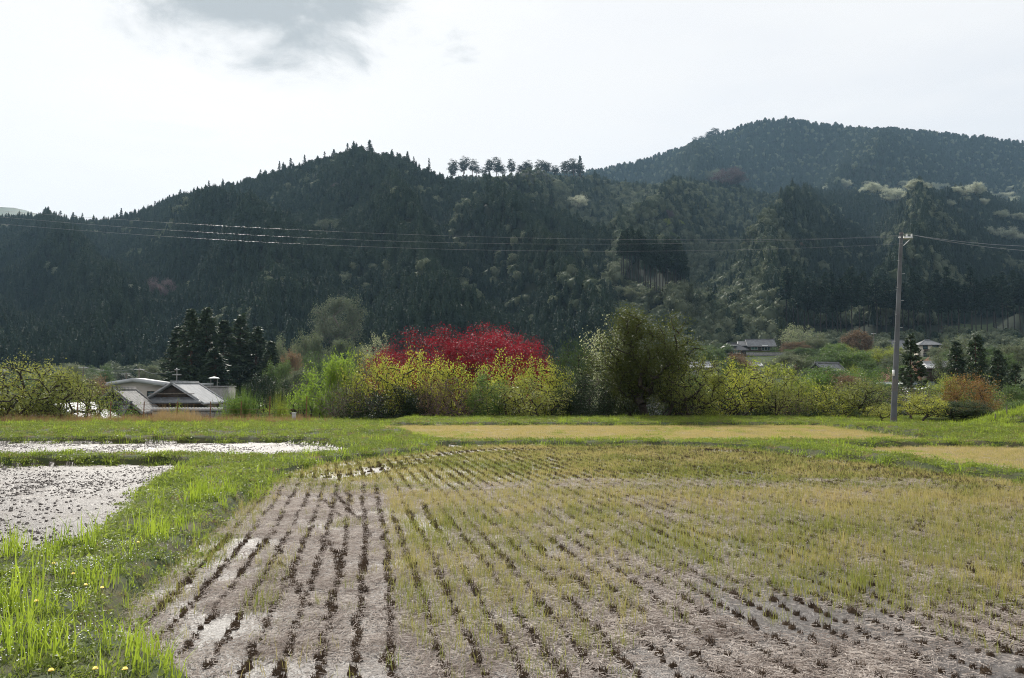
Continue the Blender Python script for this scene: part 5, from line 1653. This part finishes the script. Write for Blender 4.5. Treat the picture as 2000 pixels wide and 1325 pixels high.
# beige public building with shallow gable fascia
Yb = 128
root = empty('public_building', (gz(262, Yb), Yb, -4.2), 0, 'long beige building with teal windows and pale shallow gabled fascia', 'building')
mb = MB().box(-3.9, 4.3, 0, 7, -1, 6.1)
mb.add([(-3.9, 0, 6.1), (4.3, 0, 6.1), (0, 0, 6.75)], None, [(0, 1, 2)])
mb.build('wall', M['beige'], root)
MB().box(4.3, 9.6, 1.0, 7, -1, 6.0).build('side_wing', M['pink_wall'], root)
fa = MB()
for (xa, za), (xb, zb) in (((-4.4, 6.35), (0, 7.05)), ((0, 7.05), (4.8, 6.35))):
    fa.add([(xa, -0.6, za - 0.25), (xb, -0.6, zb - 0.25), (xb, -0.6, zb + 0.3), (xa, -0.6, za + 0.3), (xa, 3.4, za - 0.25), (xb, 3.4, zb - 0.25), (xb, 3.4, zb + 0.3), (xa, 3.4, za + 0.3)],
           [(0, 1, 2, 3), (3, 2, 6, 7), (0, 4, 5, 1), (4, 7, 6, 5), (0, 3, 7, 4), (1, 5, 6, 2)])
ro = fa.build('roof', M['fascia'], root)
MB().box(4.8, 10.0, 0.5, 7.3, 6.15, 6.55).build('wing_roof', M['metal_roof'], root)
for k in range(4):
    window(root, 'f', 8.2, 0.0, -2.6 + k * 1.05, 4.3, 0.98, 1.0, 'metal', 'teal_glass', 0)
window(root, 'f', 8.2, 0.0, 2.7, 3.9, 1.2, 1.3, 'dark_wood', 'glass', 1)
window(root, 'f', 8.2, -2.0, 7.0, 4.0, 1.6, 1.1, 'metal', 'glass', 1)
MB().box(2.9, 3.6, -0.42, -0.1, 3.3, 3.85).build('air_conditioner', M['white_paint'], root)
root = empty('concrete_building', (gz(408, 118), 118, -4.2), 0, 'plain grey concrete block behind the shining gable', 'building')
MB().box(-4.2, 2.2, 0, 5, -1, 5.9).build('wall', M['concrete'], root)
MB().box(-4.3, 2.3, -0.1, 5.1, 5.9, 6.1).build('parapet', M['concrete'], root)
window(root, 'f', 6, 0.0, 0.2, 4.0, 1.6, 1.0, 'metal')
# garden wall with tile cap, its stones built one by one
gw = empty('garden_wall', (gz(368, 62), 62, -1.95), 0, 'low stone garden wall with tiled cap before the shining gable', 'wall')
MB().box(-2.75, 2.6, 0.06, 0.34, -1.2, 1.95).build('wall_core', M['concrete'], gw)
cp = MB()
slope(cp, (-2.85, 0.2, 2.2), (2.7, 0.2, 2.2), (2.7, -0.12, 1.98), (-2.85, -0.12, 1.98), 0.25, 2, 0.025, 0.04)
slope(cp, (2.7, 0.2, 2.2), (-2.85, 0.2, 2.2), (-2.85, 0.52, 1.98), (2.7, 0.52, 1.98), 0.25, 2, 0.025, 0.04)
cp.build('cap_tiles', M['tile'], gw)
sr = np.random.default_rng(8)
base = MB().box(-0.5, 0.5, -0.5, 0.5, -0.5, 0.5).mesh('stone')
bev = MB()
c = 0.36
bev.add([(sx * (c if a != 0 else .5), sy * (c if a != 1 else .5), sz * (c if a != 2 else .5)) for a in range(3) for sx in (-1, 1) for sy in (-1, 1) for sz in (-1, 1)])
import bmesh
bm = bmesh.new()
bmesh.ops.create_cube(bm, size=1.0)
bmesh.ops.bevel(bm, geom=list(bm.edges), offset=0.13, segments=1, affect='EDGES')
stone_me = bpy.data.meshes.new('stone')
bm.to_mesh(stone_me)
bm.free()
for row in range(6):
    x = -2.7
    while x < 2.5:
        wd_ = sr.uniform(0.34, 0.62)
        o = obj('stone', stone_me, M['stone'], gw)
        o.location = (x + wd_ / 2, 0.02 + sr.uniform(-0.02, 0.02), -0.1 + row * 0.33 + 0.16)
        o.scale = (wd_ - 0.03, 0.2, 0.30)
        o.rotation_euler = (0, sr.uniform(-0.05, 0.05), 0)
        x += wd_

# hillside village on the right
def village(name, label, px, base_py, Y, rz, *a, **k):
    p = at(px, base_py, Y)
    return house(name, label, (p.x, p.y, p.z), rz, *a, **k)


root = village('farmhouse', 'long low farmhouse with silvery tiled roof on the terraces', 1484, 686.5, 295, R(-4), 9.6, 5.2, 2.3, 2.0, 'dark_wood', 'tile', over=0.9,
               wins=[('f', -2.6, 0.5, 2.4, 1.3, {'pane': 'teal_glass'}), ('f', 1.6, 0.3, 3.0, 1.6, {'bars': 2}), ('f', 3.9, 0.6, 1.0, 1.0)])
ann = MB()
slope(ann, (-8.2, 0, 3.7), (-4.9, 0, 3.7), (-4.9, -3.3, 1.9), (-8.6, -3.3, 1.9))
slope(ann, (-4.9, 0, 3.7), (-8.2, 0, 3.7), (-8.6, 3.3, 1.9), (-4.9, 3.3, 1.9))
ann.box(-7.9, -4.85, -2.4, 2.4, -1, 2.1)
ann.build('annex', M['tile_dark'], root)
MB().box(0.2, 2.2, -3.3, -3.1, 1.75, 2.1).build('awning', M['white_paint'], root)
root = village('farmhouse', 'dark roofed farmhouse with a sunlit roof patch left of the silvery roof', 1430, 693.5, 285, R(8), 8.0, 5.4, 2.2, 1.9, 'dark_wood', 'tile_dark', hip=2.4, over=0.9,
               wins=[('f', 0.6, 0.4, 3.0, 1.5, {'bars': 4, 'pane': 'teal_glass'}), ('f', -2.6, 0.4, 1.2, 1.2)])
MB().box(-1.4, 1.1, -2.6, -0.9, 3.05, 3.2).build('roof_glint', M['metal'], root)  # metal plate added to stand in for the sun glint on the roof
root = village('two_storey_house', 'cream two storey house with dark balcony and grey hipped roof', 1812, 702, 290, R(-6), 7.0, 6.0, 5.4, 1.5, 'plaster', 'tile', hip=2.6, over=0.7,
               wins=[('f', -1.9, 3.5, 1.7, 1.3, {'frame': 'dark_wood'}), ('f', 1.6, 3.5, 2.2, 1.4, {'frame': 'dark_wood'}), ('f', -1.7, 0.4, 1.9, 1.7, {'bars': 3, 'frame': 'dark_wood'}), ('f', 1.7, 0.3, 2.3, 1.9, {'frame': 'dark_wood'})])
bal = MB().box(-2.7, 3.2, -4.1, -3.0, 2.55, 2.7).box(-2.7, 3.2, -4.15, -4.05, 2.7, 3.5)
for k in range(4):
    bal.box(-2.6 + k * 1.9, -2.45 + k * 1.9, -4.05, -3.9, -0.5, 2.55)
bal.build('balcony', M['dark_wood'], root)
village('house', 'grey gable roof half hidden by the utility pole', 1752, 694, 270, R(10), 7.5, 5, 2.6, 2.3, 'plaster', 'tile', over=0.8)
village('shed', 'small grey roofed wooden shed under the balcony house', 1833, 732, 115, R(-3), 3.6, 2.4, 1.1, 0.55, 'dark_wood', 'metal_roof', over=0.35, cat='shed')
village('house', 'small grey gable roof among the trees below the road', 1616, 742, 135, R(28), 4.6, 4.0, 1.2, 1.5, 'dark_wood', 'tile', over=0.5)
village('house', 'large green grey roof sloping down behind the utility pole', 1768, 818, 66, R(112), 4.4, 3.0, 1.0, 1.7, 'beige', 'green_roof', over=0.5)
village('shed', 'white flat roofed shed under the dark roofed farmhouse', 1466, 724, 150, R(0), 3.0, 2.4, 0.9, 0.35, 'concrete', 'metal_roof', over=0.3, cat='shed')
village('shed', 'bright roofed shed glimpsed behind the forked persimmon crown', 1364, 728, 140, R(12), 3.2, 2.6, 1.0, 0.6, 'concrete', 'metal_roof', over=0.3, cat='shed')
village('shed', 'dark low barn behind the foot of the tallest tree', 1304, 836, 57, R(10), 3.0, 2.4, 1.0, 0.9, 'dark_wood', 'tile_dark', over=0.4, cat='shed')
village('shed', 'small shed with pale blue grey roof left of the tallest tree foot', 1247, 832, 55, R(80), 2.6, 1.9, 0.5, 0.5, 'dark_wood', 'metal_roof', over=0.3, cat='shed')
# terraces below the farmhouses
for k, (pa, pb, py_, Y_, lab) in enumerate(((1425, 1535, 687.5, 288, 'upper'), (1440, 1528, 697, 278, 'middle'), (1440, 1500, 706, 268, 'lower'))):
    a, b = at(pa, py_, Y_), at(pb, py_, Y_)
    root = empty('terrace_wall', ((a.x + b.x) / 2, Y_, a.z), 0, lab + ' stone terrace wall with grassy top below the farmhouses', 'wall', 'terrace walls below the farmhouses')
    hw = (b.x - a.x) / 2
    MB().box(-hw, hw, 0.4, 9, -2.2, -0.12).build('wall', M['stone'], root)
    MB().box(-hw, hw, 0.3, 9.1, -0.12, 0.06).build('grass_top', M['lush'], root)
# hillside road with guard rail
rp = [at(1570, 715, 205), at(1620, 713.5, 215), at(1660, 711, 225), at(1690, 705, 238), at(1700, 699, 250), at(1670, 696, 262)]
mb = MB()
Vr, Qr = [], []
for i, p in enumerate(rp):
    Vr += [(p.x, p.y, p.z), (p.x - 0.3, p.y + 4.0, p.z + 0.12), (p.x, p.y, p.z - 2.5)]
for i in range(len(rp) - 1):
    Qr += [(3 * i, 3 * i + 3, 3 * i + 4, 3 * i + 1), (3 * i, 3 * i + 2, 3 * i + 5, 3 * i + 3)]
tag(mb.add(Vr, Qr).build('road', M['asphalt']), kind='structure')
root = empty('guard_rail', rp[0], 0, 'pale guard rail along the hillside road', 'guard rail')
o0 = np.array(rp[0])
gr = MB()
for a, b in zip(rp[:4], rp[1:5]):
    a, b = np.array(a) - o0, np.array(b) - o0
    gr.tubes([a + [0, 0.1, 0.62]], [b + [0, 0.1, 0.62]], 0.16, 0.16, 6)
gr.build('rail', M['white_paint'], root)
for a, b in zip(rp[:4], rp[1:5]):
    for f in (0.0, 0.33, 0.66):
        q = np.array(a) * (1 - f) + np.array(b) * f - o0
        MB().tubes([q + [0, 0.2, -0.1]], [q + [0, 0.2, 0.75]], 0.06, 0.06, 5).build('post', M['white_paint'], root)
# white railing behind the persimmons
p = at(1438, 826, 52)
root = empty('white_railing', (p.x, 52, ground_z(p.x, 52) + 0.0), 0, 'white picket railing behind the yellow persimmon', 'fence')
zr_ = at(1438, 797, 52).z - ground_z(p.x, 52)
MB().box(-1.15, 1.15, 0.0, 0.04, zr_ - 0.06, zr_).box(-1.15, 1.15, 0.0, 0.04, zr_ - 0.75, zr_ - 0.70).build('rail', M['white_paint'], root)
pk = MB().box(-0.035, 0.035, -0.03, -0.004, 0, zr_ - 0.08).mesh('picket')
for k in range(14):
    o = obj('picket', pk, M['white_paint'], root)
    o.location = (-1.1 + k * 0.17, 0, 0)
# ------------------------------------------------------------------ poles, wires, fences, small things
pb, pt = at(1745, 840, 36.4), at(1760.5, 456, 36.4)
pb.z = ground_z(pb.x, 36.4) - 0.05
root = empty('utility_pole', pb, 0, 'tall slightly leaning concrete utility pole at the field edge', 'utility pole')
ax = np.array(pt - pb)
Lp = float(np.linalg.norm(ax))
ax /= Lp
MB().path([ax * s for s in np.linspace(0.0, Lp, 7)], np.linspace(0.138, 0.076, 7), 20).build('shaft', M['pole_grey'], root, True)
MB().path([ax * 0.02, ax * 0.38], [0.146, 0.143], 20).build('foot_band', M['pole_band'], root, True)
MB().path([ax * 1.55, ax * 2.1], [0.135, 0.131], 20).build('dark_band', M['pole_band'], root, True)
MB().path([ax * (Lp - 0.04), ax * (Lp + 0.03)], [0.09, 0.086], 16).build('cap', M['pole_band'], root, True)
q = ax * (Lp - 0.22)
arm = MB().box(q[0] + 0.1, q[0] + 0.52, q[1] - 0.06, q[1] + 0.02, q[2] - 0.06, q[2] + 0.06)
arm.tubes([q + [0.1, 0, -0.35]], [q + [0.42, 0, -0.05]], 0.018, 0.018, 6)
a_ = arm.build('cross_arm', M['metal'], root)
for dx in (0.26, 0.48):
    MB().path([q + [dx, 0, 0.05], q + [dx, 0, 0.10], q + [dx, 0, 0.12], q + [dx, 0, 0.19]], [0.02, 0.045, 0.03, 0.04], 10).build('insulator', M['porcelain'], a_, True)
MB().path([q + [-0.14, -0.05, 0.02], q + [-0.05, -0.05, 0.02]], 0.035, 8).build('insulator', M['porcelain'], root, True)
s = 2.25
MB().box(ax[0] * s - 0.153, ax[0] * s - 0.10, -0.14, -0.05, ax[2] * s, ax[2] * s + 0.28).build('number_plate', M['white_paint'], root)
for k in range(9):
    s = 2.6 + k * 0.62
    sd = 1 if k % 2 else -1
    MB().tubes([ax * s + [0.07 * sd, -0.05, 0]], [ax * s + [0.2 * sd, -0.08, 0.01]], 0.009, 0.009, 5).build('step_bolt', M['metal'], root)


def wire(P0, P1, sag, rad, label, group='overhead wires crossing in front of the hills', n=40):
    P0, P1 = np.array(P0, float), np.array(P1, float)
    f = np.linspace(0, 1, n)
    pts = P0 + (P1 - P0) * f[:, None]
    pts[:, 2] -= sag * 4 * f * (1 - f)
    tag(MB().path(pts, rad, 5).build('power_line', M['wire'], smooth=True), label, 'power line', group)


tp = np.array(pb) + ax * (Lp - 0.22)
left = at(-200, 398, 30.5)
wire(tp + [-0.1, 0, 0.05], (left.x, 30.5, left.z + 0.05), 0.62, 0.0040, 'uppermost of the three power lines running left from the pole')
wire(tp + [0.26, 0, 0.15], (left.x, 31.3, left.z - 0.02), 0.86, 0.0040, 'middle one of the three power lines running left from the pole')
wire(tp + [0.05, -0.1, -0.28], (left.x, 30.8, left.z - 0.38), 0.80, 0.0040, 'lowest of the three power lines running left from the pole')
right = at(2150, 478, 44)
wire(tp + [0.26, 0, 0.18], right, 0.3, 0.010, 'upper short power line leaving the pole to the right')
wire(tp + [0.48, 0, 0.15], (right.x, right.y, right.z - 0.4), 0.3, 0.010, 'lower short power line leaving the pole to the right')

# antenna mast and poles in the left village
p = at(345, 753, 96)
root = empty('antenna_mast', (p.x, 96, -4.2), 0, 'thin antenna mast with crossbars rising behind the shining gable', 'antenna')
ztop = at(345, 721, 96).z + 4.2
MB().path([(0, 0, 0), (0, 0, ztop)], [0.09, 0.05], 8).build('mast', M['concrete'], root)
MB().box(-0.55, 0.55, -0.04, 0.04, ztop - 0.75, ztop - 0.67).build('crossbar', M['metal'], root)
MB().box(-0.3, 0.3, -0.04, 0.04, ztop - 0.1, ztop - 0.02).build('crossbar', M['metal'], root)
MB().path([(0, -0.1, ztop - 0.02), (0, -0.1, ztop + 0.12)], 0.09, 8).build('lamp', M['porcelain'], root)
for px_, Y_, top_, lab in ((272, 140, 718, 'wooden pole with crossbar above the beige building'), (163, 150, 715, 'distant pole with crossbar above the leaning persimmon'), (247, 150, 727, 'bare distant pole left above the beige building'),
                           (1637, 238, 682, 'small dark wooden pole on the hillside road'), (1706, 300, 650, 'distant pole with crossbar right of the dome tree')):
    p = at(px_, top_, Y_)
    z0 = ground_z(p.x, Y_)
    root = empty('village_pole', (p.x, Y_, z0 - 0.1), 0, lab, 'utility pole')
    hp = p.z - z0
    MB().path([(0, 0, 0), (0, 0, hp)], [0.16, 0.10], 7).build('shaft', M['old_wood'], root)
    MB().box(-0.9, 0.9, -0.06, 0.06, hp - 0.35, hp - 0.2).build('crossbar', M['metal'], root)
a, b, c = at(163, 716, 150), at(272, 719, 140), at(345, 724, 96)
wire(a, b, 0.7, 0.02, 'thin village wire between the two crossbar poles', 'village wires')
wire(b, c, 0.7, 0.02, 'thin village wire from crossbar pole to antenna mast', 'village wires')
p = at(418, 753, 112)
root = empty('flood_lamp', (p.x, 112, -4.2), 0, 'saucer topped lamp on a stand beside the concrete block', 'lamp')
zt = at(418, 738, 112).z + 4.2
for dx in (-0.45, 0.45):
    MB().path([(dx, 0, 0), (dx, 0, zt - 0.1)], 0.05, 6).build('leg', M['concrete'], root)
MB().path([(0, 0, zt - 0.1), (0, 0, zt), (0, 0, zt + 0.12)], [0.75, 0.62, 0.15], 14).build('lamp_shade', M['white_paint'], root)

# rusty post and wire fence in the weeds
root = empty('wire_fence', (0, 0, 0), 0, 'rusty post and wire fence standing in the dry weeds', 'fence')
fx = [float(at(px_, 825, 45.2).x) for px_ in (150, 215, 280, 345, 410, 470, 526, 598)]
zf = [ground_z(x, 45.2) for x in fx]
root.location = (fx[0], 45.2, zf[0])
for i, x in enumerate(fx):
    hgt = 1.05 if i < 6 else 1.35
    MB().path([(x - fx[0], 0, zf[i] - zf[0] - 0.1), (x - fx[0] + 0.02, 0, zf[i] - zf[0] + hgt)], 0.028, 6).build('post', M['rust'], root)
for hgt in (0.3, 0.6, 0.9):
    MB().path([(x - fx[0], -0.03, z_ - zf[0] + hgt) for x, z_ in zip(fx, zf)], 0.006, 4).build('strand', M['rust'], root)
# blue grey bucket-like marker by the fence
p = at(574, 822, 44)
root = empty('marker_box', (p.x, 44, ground_z(p.x, 44)), 0, 'small pale blue marker box standing in the dry weeds', 'box')
MB().box(-0.09, 0.09, -0.06, 0.06, 0, 0.42).build('body', M['metal_roof'], root)
MB().box(-0.11, 0.11, -0.08, 0.08, 0.42, 0.46).build('lid', M['white_paint'], root)

# grassy mound at the right edge
mrng = np.random.default_rng(88)
c0 = at(2062, 850, 35.5)
nx, ny = 60, 40
gx, gy = np.meshgrid(np.linspace(-4.4, 9, nx), np.linspace(-2.6, 7, ny))
dd = np.sqrt((np.clip(gx, -9, 0) / 3.6) ** 2 + (np.where(gy < 0, gy / 1.9, gy / 6)) ** 2)
gzv = 1.05 * (1 - sstep(dd, 0.1, 1.05)) + 0.12 * (fbm(gx * 1.3, gy * 1.3, 3, 5) - 0.5) - 0.12
V = np.column_stack([c0.x + gx.ravel(), c0.y + gy.ravel(), gzv.ravel()])
ii = (np.arange(ny - 1)[:, None] * nx + np.arange(nx - 1)[None]).ravel()
tag(obj('grass_mound', mesh_np('grass_mound', V, np.stack([ii, ii + 1, ii + nx + 1, ii + nx], -1), smooth=True), M['bank_soil']), kind='structure')
sel = V[(V[:, 2] > 0.05)]
sel = sel[mrng.integers(len(sel), size=2600)] + np.column_stack([mrng.uniform(-.12, .12, (2600, 2)), np.zeros(2600)])
scatter('mound_grass', sel, FAR_G, mrng.choice([0, 1, 1, 2], 2600), mrng.uniform(0.7, 1.4, 2600), mrng.uniform(0, 6.28, 2600), np.clip(mrng.normal(0.35, 0.25, 2600), 0, 1))
for k, (pa, qa, pb_, qb, lab) in enumerate(((1932, 858, 1962, 842, 'left weathered log leaning on the grassy mound'), (1962, 862, 1990, 848, 'right weathered log leaning on the grassy mound'))):
    a, b = at(pa, qa, 32.7), at(pb_, qb, 33.6)
    o = MB().path([(0, 0, 0), tuple((np.array(b) - np.array(a)) * 0.5 + [0, 0, 0.02]), tuple(np.array(b) - np.array(a))], [0.06, 0.055, 0.05], 9).build('log', M['old_wood'], smooth=True)
    o.location = a
    tag(o, lab, 'log', 'logs on the mound')
for k, (px_, top_, bot_, lab) in enumerate(((1944, 808, 835, 'short pale stake left on the mound top'), (1967, 792, 838, 'tall grey stake in the middle of the mound top'), (1974, 806, 838, 'shorter grey stake just right of the tall stake'))):
    a, b = at(px_, bot_, 36.5), at(px_, top_, 36.5)
    o = MB().path([(0, 0, -0.4), (0.01, 0, (b.z - a.z) * 0.6), (0.02, 0, b.z - a.z)], [0.03, 0.028, 0.024], 7).build('stake', M['old_wood'], smooth=True)
    o.location = a
    tag(o, lab, 'stake', 'stakes on the mound')

# ------------------------------------------------------------------ the air
hz = MB().box(-3400, 3400, -200, 3100, -70, 560).build('haze', None)
tag(hz, kind='stuff')
m = bpy.data.materials.new('haze')
m.use_nodes = True
t = NT(m.node_tree)
pv = t.n('ShaderNodeVolumePrincipled', i_Density=HAZE, i_Anisotropy=0.2)
pv.inputs['Color'].default_value = (0.42, 0.66, 0.90, 1)
t.link(pv.outputs[0], t.n('ShaderNodeOutputMaterial').inputs['Volume'])
hz.data.materials.append(m)

# ------------------------------------------------------------------ labels of things in plain rows: count them from the left
ORD = 'first second third fourth fifth sixth seventh eighth ninth tenth eleventh twelfth'.split()
for grp in ('pines on the saddle ridge', 'skyline conifers of the front hill', 'pale trees across the right mountain', 'pines on the far summit slope'):
    row = sorted((o for o in COL.objects if o.get('group') == grp), key=lambda o: o.location.x / o.location.y)
    for i, o in enumerate(row):
        j = len(row) - 1 - i
        side, n_ = ('left', i) if i <= j else ('right', j)
        o['label'] = o['label'] + ', ' + (ORD[n_] if n_ < 12 else '%dth' % (n_ + 1)) + ' from the ' + side
